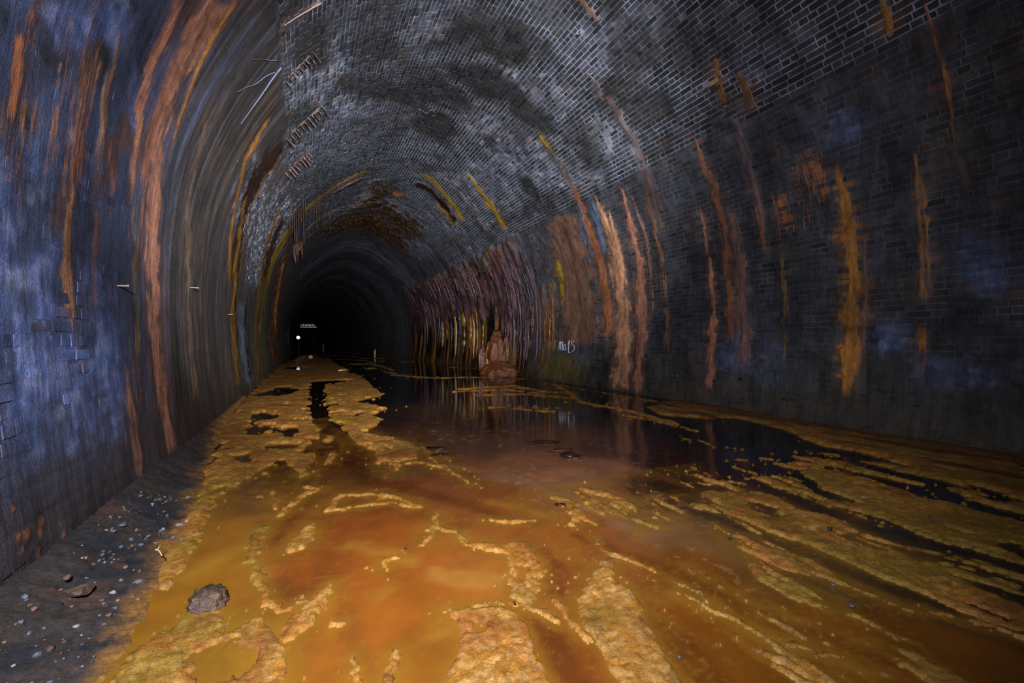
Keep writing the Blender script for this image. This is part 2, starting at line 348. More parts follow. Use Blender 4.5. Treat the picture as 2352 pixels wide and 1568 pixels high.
# (u, v, radius u, radius v, rotation deg, amount, kind)
BLOBS = [
 (600, 110, 46, 130, 10, 1.1, 'brown'), (560, 260, 60, 110, 25, 1.0, 'brown'), (625, 280, 30, 110, 10, 1.1, 'brown'), (500, 330, 40, 110, 20, .6, 'brown'), (580, 20, 60, 60, 0, .7, 'brown'), (470, 700, 30, 200, 0, .4, 'brown'), (1290, 560, 20, 80, -15, .5, 'brown'),
 (580, 460, 36, 90, 15, 1.2, 'eff'),
 (1000, 288, 50, 34, 20, 1.2, 'dark'), (880, 205, 110, 26, 15, .8, 'dark'), (1000, 205, 90, 36, 20, .8, 'dark'), (1130, 90, 150, 45, 10, .6, 'dark'),
 (1120, 190, 130, 34, 25, .85, 'dark'), (1220, 262, 70, 26, 35, 1.0, 'dark'), (1400, 230, 60, 40, 30, .55, 'dark'), (1520, 110, 140, 60, 0, .5, 'dark'),
 (1330, 330, 70, 22, 50, .5, 'dark'), (720, 110, 50, 60, 0, .9, 'dark'), (680, 40, 40, 40, 0, .4, 'dark'), (700, 270, 36, 28, -40, .8, 'dark'), (1215, 430, 14, 40, -40, .9, 'dark'),
 (1240, 470, 60, 20, -20, .5, 'dark'), (850, 120, 60, 50, 0, .5, 'dark'), (1650, 60, 160, 60, 0, .3, 'dark'), (1800, 300, 80, 30, 0, .4, 'dark'), (1900, 150, 110, 40, -20, .3, 'dark'),
 (870, 470, 60, 22, 20, 1.0, 'wet'), (840, 510, 110, 24, 10, 1.2, 'wet'), (930, 515, 50, 30, 40, 1.0, 'wet'), (870, 430, 26, 20, 0, .9, 'wet'), (915, 444, 12, 8, 0, .9, 'rust'),
 (680, 205, 30, 40, 0, 1.0, 'eff'), (690, 175, 60, 24, -30, .9, 'eff'), (760, 160, 60, 90, 0, .8, 'eff'), (800, 240, 90, 40, 0, .9, 'eff'), (700, 360, 60, 40, -30, .7, 'eff'),
 (620, 540, 40, 110, 20, 1.3, 'eff'), (590, 600, 24, 60, 10, 1.2, 'eff'), (760, 340, 120, 60, 0, .6, 'eff'), (980, 70, 60, 70, 20, .8, 'eff'), (1000, 330, 60, 30, 0, .3, 'eff'),
 (1175, 185, 34, 34, 30, 1.6, 'eff'), (1030, 200, 20, 14, 0, 1.0, 'eff'), (1250, 250, 60, 60, 0, .6, 'eff'), (1140, 300, 70, 30, 30, .9, 'eff'), (1200, 380, 110, 60, 20, .9, 'eff'),
 (1120, 430, 90, 40, 30, .7, 'eff'), (1330, 400, 40, 30, 0, .8, 'eff'), (1375, 400, 12, 24, -15, 2.0, 'eff'), (1370, 100, 90, 60, 0, .7, 'eff'), (1500, 60, 120, 50, -20, .6, 'eff'),
 (1640, 60, 120, 50, -25, .55, 'eff'), (1760, 140, 120, 40, -25, .6, 'eff'), (1430, 330, 60, 50, 0, .6, 'eff'), (1000, 500, 60, 30, 30, .6, 'eff'), (960, 560, 40, 30, 30, .5, 'eff'),
 (2250, 620, 60, 60, 0, .7, 'blue'), (1920, 300, 80, 50, 0, .45, 'blue'), (2200, 850, 120, 40, 0, .5, 'blue'), (2040, 780, 60, 50, 0, .6, 'blue'), (1700, 820, 100, 60, 0, .35, 'blue'),
 (1620, 700, 50, 150, 0, .35, 'black'), (2230, 720, 80, 60, 0, .6, 'black'), (1830, 720, 60, 130, 0, .5, 'black'), (2060, 650, 50, 60, 0, .5, 'black'), (1380, 860, 20, 40, 0, 1.0, 'black'),
 (60, 600, 90, 110, 0, 1.0, 'blue'), (100, 760, 130, 100, 0, 1.1, 'blue'), (60, 940, 100, 110, 0, 1.0, 'blue'), (230, 860, 60, 170, 0, 1.1, 'blue'), (220, 680, 40, 80, 0, .9, 'blue'),
 (255, 40, 40, 60, 0, 1.3, 'blue'), (120, 60, 40, 60, 0, .8, 'blue'), (30, 400, 60, 90, 0, .9, 'blue'), (180, 60, 40, 50, 0, 1.0, 'blue'), (300, 230, 10, 90, 0, .7, 'blue'), (130, 980, 60, 60, 0, 1.0, 'blue'),
 (50, 640, 50, 40, 0, 1.0, 'eff'), (160, 310, 10, 25, 0, .9, 'eff'), (75, 450, 22, 25, 0, 1.0, 'eff'), (70, 820, 40, 40, 0, .7, 'eff'), (130, 950, 14, 20, 0, 1.0, 'eff'), (265, 20, 22, 40, 0, 1.0, 'eff'),
 (100, 110, 22, 60, -15, .9, 'black'), (150, 600, 20, 60, 0, .7, 'black'), (195, 750, 20, 90, 0, .7, 'black'), (110, 150, 60, 50, -30, .6, 'black'), (225, 150, 20, 60, 0, .8, 'black'), (20, 300, 20, 60, 0, .7, 'black'),
 (1860, 400, 60, 80, 0, .30, 'rustf'), (1830, 480, 70, 60, 0, .30, 'rustf'), (1900, 290, 60, 40, 0, .26, 'rustf'), (1640, 420, 60, 80, 0, .18, 'rustf'), (2000, 650, 40, 160, 0, .22, 'rustf'),
 (50, 1230, 9, 14, 0, .9, 'rust'), (84, 1200, 7, 11, 0, .9, 'rust'), (82, 1226, 7, 12, 0, .9, 'rust'), (138, 1228, 5, 9, 0, .9, 'rust'), (80, 1272, 5, 14, 0, .9, 'rust'), (30, 1235, 6, 9, 0, .8, 'rust'), (42, 1265, 5, 8, 0, .8, 'rust'), (118, 1272, 5, 14, 15, .8, 'rust'),
 (18, 1170, 6, 8, 0, .8, 'rust'), (1600, 780, 60, 120, 0, .12, 'rustf'), (150, 260, 120, 260, 0, .25, 'rustf'), (260, 520, 60, 150, 0, .20, 'rustf'), (60, 300, 70, 260, 0, .17, 'rustf'), (320, 250, 60, 250, 0, .16, 'rustf'),
 (300, 900, 70, 200, 0, .18, 'rustf'), (60, 1240, 80, 90, 0, .17, 'rustf'), (2000, 180, 120, 60, 0, .2, 'rustf'),
]
_runs = []
for pts, hw, c, k, th, rg in RUNS:
    u = np.array([p[0] for p in pts], float); v = np.array([p[1] for p in pts], float)
    s, t = wpix(u, v); s2, _ = wpix(u + 2, v); dsdu = np.abs(s2 - s) / 2
    h = np.array(hw, float) * dsdu
    o = np.argsort(t); _runs.append((t[o], s[o], h[o], c, k, th, rg))
_blobs = []
for u, v, ru, rv, rot, k, kind in BLOBS:
    s, t = wpix(u, v); sa, ta = wpix(u + 3, v); sb, tb = wpix(u, v - 3)
    J = np.array([[sa - s, sb - s], [ta - t, tb - t]]) / 3.0
    a = math.radians(rot); R = np.array([[math.cos(a), math.sin(a)], [-math.sin(a), math.cos(a)]])
    A = J @ R @ np.diag([ru, rv])
    if abs(np.linalg.det(A)) < 1e-9: continue
    _blobs.append((float(s), float(t), np.linalg.inv(A), k, kind))

def lining_fields(s, t, is_brick):
    """albedo, inward offset, roughness, filament rust, at points (s, t) of the lining"""
    n = len(s); z = np.interp(t, TT, PZ); right = t > T / 2
    wall = np.where(right, ss(TR - .12, TR + .06, t), 1 - ss(TL - .06, TL + .12, t))
    L = wall * (~right); R = wall * right; V = 1 - wall
    nA = fbm(s * .8, t * .8, 4); nB = fbm(s * 3, t * 3, 4, 3.3); nC = fbm(s * 9, t * 9, 3, 7.7)
    nS = fbm(s * 7, t * .5, 4, 1.2); nS2 = fbm(s * 22, t * 1.3, 3, 5.1)
    if is_brick:
        col = np.tile(np.array([.034, .036, .048], np.float32), (n, 1))
    else:
        col = np.tile(np.array([.26, .27, .31], np.float32), (n, 1))
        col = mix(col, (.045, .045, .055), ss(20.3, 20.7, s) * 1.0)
        col = mix(col, (.09, .085, .10), ss(24, 28, s) * ss(.35, .6, np.abs((s % 7.3) / 7.3 - .5) * 2))  # lighter ring bands: brightness painted into the colour where little torchlight reaches
        dk = np.clip(R * .85 + L * .9, 0, 1) * (s < 20.5)
        col = mix(col, (.045, .048, .06), dk)
        # paler pointing shows in places low on the right wall
        pl = np.clip(fbm(s * 1.1, t * 1.1, 3, 21) * 2.2, 0, 1) * R * ss(.3, 1.2, z)
        col = mix(col, (.13, .115, .09), pl * .8)
    # traced blobs
    B = {k: np.zeros(n, np.float32) for k in ('dark', 'brown', 'wet', 'rust', 'eff', 'blue', 'black', 'rustf')}
    wn = fbm(s * 2.2, t * 2.2, 4, 13) * .55
    for bs, bt, A, k, kind in _blobs:
        ds = s - bs; dt = t - bt
        r = np.sqrt((A[0, 0] * ds + A[0, 1] * dt) ** 2 + (A[1, 0] * ds + A[1, 1] * dt) ** 2)
        B[kind] = np.maximum(B[kind], k * ss(1.35, .55, r + wn))
    effL = np.clip(B['eff'], 0, 1) * L * ss(8, 10, s)
    if not is_brick: col = mix(col, (.34, .36, .40), effL * np.clip(.6 + nB, 0, 1))
    off = np.zeros(n, np.float32) if not is_brick else np.zeros(n, np.float32)
    coat = L * np.clip(1.28 + nB * .5 - .5 * ss(.25, .6, fbm(s * .9, t * .9, 3, 61)), 0, 1.5) + R * np.clip(.5 + nB * .9 + .6 * ss(1.7, .5, z) , 0, 1.3) + V * np.clip(nB * 1.0 - .15, 0, 1) * .6
    coat = coat + V * np.clip(fbm(s * .6, t * .6, 3, 31) * 1.6 - .25, 0, 1)
    coat = coat * (1 - effL * np.clip(1.0 + nB * 1.5, 0, 1)) + L * (1 - effL) * ss(3.8, 5, s) * .45
    if not is_brick: off += .035 * ((s % 7.3) < .35) * ss(24, 27, s) * V
    off += coat * .0125 + nC * .003 * (1 - L) + L * (nS2 * .0022 + nC * .0008)
    gv = np.abs((t / .083 + .04 * nB) % 1 - .5) * 2; gv = ss(.72, .95, gv) * L * ss(-.3, .3, nA + nB * .5)
    off -= gv * .005 * (not is_brick)
    rgh = np.full(n, .72, np.float32)
    rust = np.zeros(n, np.float32)
    # wall body colours
    cl = mix(np.tile(np.array([.050, .064, .125], np.float32), (n, 1)), (.062, .048, .040), ss(4.4, 6.2, s + nS * 1.5))
    cl = mix(cl, (.020, .018, .018), np.clip(ss(.05, .5, nS + nS2 * .4) * ss(4, 7, s), 0, 1) * .8)
    cl = mix(cl, (.11, .07, .05), np.clip(ss(.1, .5, fbm(s * 5, t * .35, 3, 44)), 0, 1) * ss(4.5, 6, s) * .6)
    cl = mix(cl, (.02, .02, .024), ss(.15, .6, nA + nC * .5) * .7 * ss(6, 4, s))
    cl = mix(cl, (.10, .05, .034), ss(.08, .4, fbm(s * 2.6, t * 1.4, 5, 161)) * ss(5.5, 4.5, s) * ss(1.2, 2.2, z) * .8)
    cl = mix(cl, (.05, .034, .028), ss(.9, .25, z + nA * .25) * .8)
    col = mix(col, cl, L * np.clip(coat * 1.2, 0, 1) * (1 - effL))
    cr = mix(np.tile(np.array([.052, .053, .062], np.float32), (n, 1)), (.018, .016, .016), ss(-.1, .45, nS))
    cr = mix(cr, (.062, .064, .084), ss(.0, .45, fbm(s * 1.2, t * 1.2, 4, 12)))
    cr = mix(cr, (.085, .045, .028), ss(.22, .5, fbm(s * 3.2, t * .5, 4, 212)) * .55)
    cr = mix(cr, (.055, .042, .022), ss(1.3, .2, z + nA * .3) * .85)
    col = mix(col, cr, R * np.clip(coat, 0, 1) * .85)
    # soot and white bloom on the vault
    col = mix(col, (.05, .048, .052), V * ss(.0, .45, fbm(s * .9, t * .9, 4, 71)) * .7 * (s < 20.5))
    col = mix(col, (.02, .017, .015), V * ss(.15, .5, fbm(s * .7, t * 1.1, 4, 77)) * .75)
    e = np.clip(B['eff'] * (.75 + nC * 1.1 + nB * .5), 0, 1)
    ecol = (.20, .215, .27)
    col = mix(col, ecol if not is_brick else (.10, .107, .14), e * (.85 if not is_brick else .7))
    off += e * (.004 if not is_brick else 0)
    e2 = np.clip(np.clip(B['eff'] - .5, 0, 1) * 1.4 * (nC * 1.8 + nB + .1), 0, 1) * (1 - V * .55); col = mix(col, (.42, .45, .55), e2)
    b = np.clip(B['blue'] * (.65 + nB * 1.2 + nC * .8), 0, 1)
    bl = mix(np.tile(np.array([.085, .135, .33], np.float32), (n, 1)), (.16, .19, .36), ss(.0, .5, nC + nB * .5))
    col = col * (1 - b[:, None] * .9) + bl * b[:, None] * .9
    col = mix(col, (.016, .014, .014), np.clip(B['dark'] * (1.25 + nB * .8), 0, .93))
    col = mix(col, (.014, .014, .017), np.clip(B['black'] * (.8 + nB * 1.0), 0, .9))
    col = mix(col, (.026, .019, .016), np.clip(B['brown'] * (.9 + nB * .8), 0, .92))
    w = np.clip(B['wet'] * (.9 + nB), 0, 1)
    wc = mix(np.tile(np.array(WINE, np.float32) * .8, (n, 1)), (.16, .13, .02), ss(.15, .5, nC + nB * .4))
    col = col * (1 - w[:, None]) + wc * w[:, None]; off += w * (.05 + .05 * nC); rgh = rgh * (1 - w) + .25 * w
    rr = np.clip(B['rust'], 0, 1); col = mix(col, RUST, rr); off += rr * .006
    rust += B['rustf'] * (1 + nS)
    # great wet curtain on the right wall
    sc0 = ss(12.6, 14.0, s + nA * 1.0) * ss(34, 31, s)
    zt = 4.55 + .45 * fbm(s * .7, s * 0 + 2.0, 3) + .25 * fbm(s * 4, s * 0 + 8.0, 3)
    zb = 2.2 + 1.0 * fbm(s * .9, s * 0 + 5.0, 3) + .5 * fbm(s * 5, s * 0 + 1.0, 2) - .9 * ss(16.5, 14.5, s) * ss(12.8, 13.6, s)
    cu = sc0 * R * ss(zt + .12, zt - .12, z)
    up = cu * ss(zb - .35, zb + .35, z + nS * .5)
    lo = cu - up
    rib = ridge(s * 2.6 + nB * .3, t * .22, 4, 2.0)
    off += up * (.02 + .16 * np.clip(rib, 0, 1)) + lo * (.06 * np.clip(ridge(s * 1.5, t * .08, 3, 9), 0, 1))
    uc = mix(np.tile(np.array([.085, .042, .048], np.float32), (n, 1)), (.014, .009, .012), ss(.05, .45, fbm(s * 6, t * .8, 3, 6)))
    uc = mix(uc, (.20, .08, .045), ss(.2, .5, fbm(s * 4, t * .4, 3, 16)) * .8)
    uc = mix(uc, (.17, .13, .07), ss(zt - .7, zt - .1, z) * ss(-.1, .3, fbm(s * 7, t * .6, 3, 19)) * .6)
    col = col * (1 - up[:, None]) + uc * up[:, None]
    bd = fbm(s * 1.35, t * .07, 3, 4.2); bd2 = fbm(s * 4.4, t * .10, 3, 8.2)
    lc = mix(np.tile(np.array([.008, .007, .007], np.float32), (n, 1)), (.25, .12, .012), ss(.12, .26, bd + bd2 * .35))
    lc = mix(lc, (.24, .085, .03), ss(.3, .45, bd2 + .3 * bd))
    lc = mix(lc, (.05, .03, .012), ss(.5, .1, z) * .6)
    col = col * (1 - lo[:, None]) + lc * lo[:, None]
    rgh = rgh * (1 - cu) + cu * (.24 + .25 * ss(.0, .3, bd) * (lo > .5))
    # fine vertical runs down both side walls
    vr = fbm(s * 11, t * .3, 4, 301); lw = L * ss(4.2, 5.5, s) * ss(.3, .8, z)
    col = mix(col, (.15, .085, .055), ss(.12, .4, vr) * lw * .55); col = mix(col, (.016, .014, .014), ss(-.12, -.4, vr) * lw * .7)
    col = mix(col, (.10, .11, .14), ss(.25, .5, fbm(s * 8, t * .25, 3, 311)) * lw * .5)
    # traced runs
    wob = fbm(s * 3, t * 3, 3, 51); fil = fbm(s * 30, t * 1.6, 3, 23)
    for tt, sa, hh, c, k, th, rg in _runs:
        m = (t > tt[0] - .25) & (t < tt[-1] + .25)
        m &= (s > sa.min() - hh.max() * 3 - .3) & (s < sa.max() + hh.max() * 3 + .3)
        i = np.nonzero(m)[0]
        if not len(i): continue
        ti = t[i]; sc = np.interp(ti, tt, sa); hw = np.interp(ti, tt, hh)
        d = np.abs(s[i] - sc + wob[i] * hw * .9) / hw
        q = d + fil[i] * .55
        ends = ss(tt[0] - .15, tt[0] + .1, ti + wob[i] * .1) * ss(tt[-1] + .12, tt[-1] - .12, ti + wob[i] * .1)
        a = ss(1.15, .72, q) * ends
        lite = ss(2.6, .8, q) * ends * .35
        if k < .85: a = a * np.clip(k + fil[i] * 1.2 + .1, 0, 1)
        kk = np.clip(a * min(k * 1.05, 1.0) + lite * (k > .85) * .5, 0, 1)
        if is_brick: kk = kk * (.9 if th > .0195 else .45)
        cv = np.array(c, np.float32) * (1 + .35 * nC[i] + .3 * fil[i])[:, None]
        col[i] = col[i] * (1 - kk[:, None]) + cv * kk[:, None]
        if not is_brick: off[i] += a * np.where(L[i] > .5, th * .45, max(th, .016) if th > 0 else th)
        else: off[i] += 0
        rgh[i] = rgh[i] * (1 - kk) + rg * kk
    col = np.clip(col, .002, 1)
    return col, off, rgh, rust

# ------------------------------------------------------------------ lining surface (mortar bed + mineral coat)
def sgrid():
    s = [-3.0]
    while s[-1] < 21: s.append(s[-1] + (.25 if s[-1] < 1.2 else .008 + .0048 * max(s[-1] - 1.2, 0)))
    return np.array(s)
S_NEAR = sgrid(); S_FAR = [S_NEAR[-1]]
while S_FAR[-1] < 170: S_FAR.append(S_FAR[-1] + .08 + .012 * (S_FAR[-1] - 21))
S_FAR = np.array(S_FAR)
def patch(name, S, t0, t1, dt, mat, parent=None):
    tv = np.linspace(t0, t1, max(3, int((t1 - t0) / dt)))
    a, b = np.meshgrid(S, tv, indexing='ij'); s = a.ravel(); t = b.ravel()
    col, off, rgh, rust = lining_fields(s, t, False)
    V = P3(s, t, off)
    me = mesh_np(name, V, grid_faces(len(S), len(tv)), mat, {'Col': ('FLOAT_COLOR', col), 'Rgh': ('FLOAT', rgh), 'Rust': ('FLOAT', rust),
                'st': ('FLOAT_VECTOR', np.stack([s, t, 0 * s], -1))})
    return link(name, me, parent)
SURF = {}
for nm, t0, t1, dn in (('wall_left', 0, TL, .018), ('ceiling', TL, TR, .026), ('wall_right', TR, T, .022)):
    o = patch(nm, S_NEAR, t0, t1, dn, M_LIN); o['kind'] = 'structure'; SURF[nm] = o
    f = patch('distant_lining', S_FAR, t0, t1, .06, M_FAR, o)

# ------------------------------------------------------------------ bricks standing proud of the joints
def make_bricks():
    out = {'wall_left': [], 'ceiling': [], 'wall_right': []}
    rs = np.random.RandomState(3)
    ch = .083; nrow = int(T / ch)
    S0, S1, TA, TB = [], [], [], []
    for j in range(nrow):
        tm = (j + .5) * ch; z = np.interp(tm, TT, PZ)
        if z < -.05: continue
        left = tm < T / 2
        p = .235 if j % 2 else .1175 if j % 4 == 0 else .235
        smin = 1.4; smax = 20.5
        x = smin + rs.rand() * p + (p / 2 if j % 4 == 1 else 0)
        while x < smax:
            pp = p if rs.rand() > .12 else (.1175 if p > .2 else .235)
            g = .0062 + rs.rand() * .0035
            S0.append(x + g); S1.append(x + pp - g); TA.append(j * ch + g + rs.randn() * .001); TB.append((j + 1) * ch - g + rs.randn() * .001)
            x += pp
    S0, S1, TA, TB = map(np.array, (S0, S1, TA, TB)); n = len(S0)
    cs = np.stack([S0, S1, S1, S0], 1); ctt = np.stack([TA, TA, TB, TB], 1)
    mask_col, _, rgh, rust = lining_fields(cs.ravel(), ctt.ravel(), True)
    _, moff, _, _ = lining_fields(cs.ravel(), ctt.ravel(), False)
    tint = (1 + rs.randn(n) * np.where((TA > TL) & (TA < TR), .38, .22)).clip(.35, 2.0)
    hue = rs.rand(n)
    mc = mask_col.reshape(n, 4, 3) * tint[:, None, None]
    mc[hue > .9] *= np.array([1.5, 1.05, .85])
    mc = mc.clip(.003, 1)
    fo = .0125 + rs.randn(n) * .0016
    fo = np.where(rs.rand(n) < .02, fo - .010, fo)          # a few spalled back
    vis = moff.reshape(n, 4).min(1) < fo + .001
    e = .0035
    ins = np.array([[e, e], [-e, e], [-e, -e], [e, -e]])
    fs = cs + ins[:, 0] + rs.randn(n, 4) * .0012; ft = ctt + ins[:, 1] + rs.randn(n, 4) * .0012
    foff = np.repeat(fo[:, None], 4, 1) + rs.randn(n, 4) * .0008
    Vf = P3(fs.ravel(), ft.ravel(), foff.ravel()).reshape(n, 4, 3)
    Vb = P3(cs.ravel(), ctt.ravel(), np.full(n * 4, -.006)).reshape(n, 4, 3)
    V = np.concatenate([Vf, Vb], 1)                          # n,8,3
    base = np.array([[0, 1, 2, 3], [4, 5, 1, 0], [5, 6, 2, 1], [6, 7, 3, 2], [7, 4, 0, 3]])[:, ::-1]
    ST_ = np.concatenate([np.stack([fs, ft, 0 * fs], -1), np.stack([cs, ctt, 0 * cs], -1)], 1)
    C8 = np.concatenate([mc, mc], 1); R8 = np.concatenate([rgh.reshape(n, 4)] * 2, 1); U8 = np.concatenate([rust.reshape(n, 4)] * 2, 1)
    # size in the photograph
    rel = Vf - np.array([0, 0, H]); zz = rel[..., 0] * ST + rel[..., 1] * CT
    uu = 1176 + F * (rel[..., 0] * CT - rel[..., 1] * ST) / np.maximum(zz, .05); vv = 784 - F * rel[..., 2] / np.maximum(zz, .05)
    area = .5 * np.abs((uu[:, 0] - uu[:, 2]) * (vv[:, 1] - vv[:, 3]) - (uu[:, 1] - uu[:, 3]) * (vv[:, 0] - vv[:, 2]))
    inside = (uu.min(1) > 0) & (uu.max(1) < 2352) & (vv.min(1) > 0) & (vv.max(1) < 1568) & (zz.min(1) > .3)
    area = np.where(inside, area, 0)
    tm = (TA + TB) / 2
    for nm, sel in (('wall_left', tm < TL), ('ceiling', (tm >= TL) & (tm <= TR)), ('wall_right', tm > TR)):
        idx = np.nonzero(sel & vis)[0]; idx = idx[np.argsort(-area[idx])]
        big, rest = idx[:300], idx[300:]
        def build(ii, name, loc=None):
            v = V[ii].reshape(-1, 3); 
            if loc is not None: v = v - loc
            q = (base[None] + (np.arange(len(ii)) * 8)[:, None, None]).reshape(-1, 4)
            me = mesh_np(name, v, q, M_LIN, {'Col': ('FLOAT_COLOR', C8[ii].reshape(-1, 3)), 'Rgh': ('FLOAT', R8[ii].ravel()), 'Rust': ('FLOAT', U8[ii].ravel()),
                         'st': ('FLOAT_VECTOR', ST_[ii].reshape(-1, 3))}, smooth=False)
            return link(name, me, SURF[nm], loc)
        for i in big:
            build(np.array([i]), 'brick', V[i].mean(0))
        o = build(rest, 'brick_courses'); o['kind'] = 'stuff'
make_bricks()
# ================================================================== floor
def fpts(L):
    a = np.array(L, float); w, s = fpix(a[:, 0], a[:, 1]); return np.stack([w, s], 1)
def seg_d(w, s, A, B):
    d = B - A; L2 = (d ** 2).sum() + 1e-12
    q = np.clip(((w - A[0]) * d[0] + (s - A[1]) * d[1]) / L2, 0, 1)
    return np.hypot(w - A[0] - q * d[0], s - A[1] - q * d[1]), q
def line_f(w, s, pts, r):
    P = fpts(pts); zc = H * F / (np.array([p[1] for p in pts], float) - 784)
    R = (np.array(r, float) if isinstance(r, (list, tuple)) else np.full(len(pts), float(r))) * zc / F
    out = np.full(len(w), -9.0, np.float32)
    for i in range(len(P) - 1):
        d, q = seg_d(w, s, P[i], P[i + 1]); out = np.maximum(out, R[i] * (1 - q) + R[i + 1] * q - d)
    return out
def poly_f(w, s, pts):
    P = fpts(pts); n = len(P); ins = np.zeros(len(w), bool); dm = np.full(len(w), 9.0, np.float32)
    for i in range(n):
        A, B = P[i], P[(i + 1) % n]; d, _ = seg_d(w, s, A, B); dm = np.minimum(dm, d)
        c = (A[1] > s) != (B[1] > s)
        with np.errstate(divide='ignore', invalid='ignore'):
            x = (B[0] - A[0]) * (s - A[1]) / (B[1] - A[1]) + A[0]
        ins ^= c & (w < x)
    return np.where(ins, dm, -dm)
MUD_POLY = [
 [(500, 985), (545, 935), (590, 890), (640, 872), (720, 878), (712, 905), (705, 935), (712, 962), (735, 985), (728, 1010), (700, 1030), (725, 1050), (690, 1090), (640, 1062), (600, 1080), (575, 1110), (530, 1120), (500, 1160), (480, 1130), (490, 1060)],
 [(745, 885), (835, 868), (878, 908), (815, 922), (892, 936), (850, 952), (882, 964), (842, 985), (862, 1002), (905, 1005), (962, 1028), (955, 1052), (900, 1062), (905, 1085), (870, 1070), (860, 1040), (815, 1012), (790, 982), (762, 960), (750, 920)],
 [(745, 1002), (775, 1010), (782, 1040), (760, 1062), (742, 1068), (758, 1045), (748, 1020)],
 [(630, 845), (700, 816), (750, 822), (775, 838), (800, 848), (800, 866), (740, 872), (680, 882), (620, 875)],
 [(585, 885), (640, 850), (690, 852), (680, 878), (620, 892)],
 [(1490, 935), (1560, 920), (1700, 942), (1900, 978), (2120, 1012), (2352, 1050), (2420, 1200), (2300, 1170), (2200, 1130), (2100, 1090), (1960, 1055), (1860, 1015), (1800, 985), (1700, 968), (1600, 958), (1520, 952)],
 [(1055, 1238), (1150, 1252), (1215, 1240), (1238, 1290), (1244, 1350), (1215, 1390), (1165, 1375), (1172, 1310), (1160, 1275), (1100, 1262)],
 [(1030, 1395), (1180, 1400), (1210, 1440), (1262, 1568), (1270, 1640), (1000, 1640), (1030, 1540), (1060, 1470)],
 [(1375, 1290), (1402, 1282), (1412, 1330), (1485, 1395), (1470, 1420), (1520, 1490), (1570, 1580), (1600, 1660), (1480, 1660), (1420, 1560), (1345, 1450), (1325, 1380), (1350, 1330)],
 [(200, 1660), (300, 1500), (400, 1440), (480, 1355), (500, 1370), (520, 1450), (600, 1425), (660, 1480), (650, 1568), (700, 1660)],
 [(735, 1350), (765, 1335), (770, 1360), (740, 1400), (700, 1450), (650, 1480), (640, 1440), (690, 1410)],
 [(700, 1205), (722, 1200), (720, 1240), (700, 1262), (655, 1275), (670, 1240)],
 [(1840, 1085), (1900, 1080), (2000, 1100), (2140, 1150), (2352, 1200), (2420, 1260), (2200, 1240), (2050, 1190), (1960, 1150), (1880, 1120)],
 [(1600, 1130), (1700, 1130), (1780, 1140), (1880, 1200), (2040, 1260), (2200, 1330), (2352, 1400), (2500, 1500), (2250, 1390), (2050, 1330), (1900, 1270), (1760, 1220), (1680, 1180)],
]
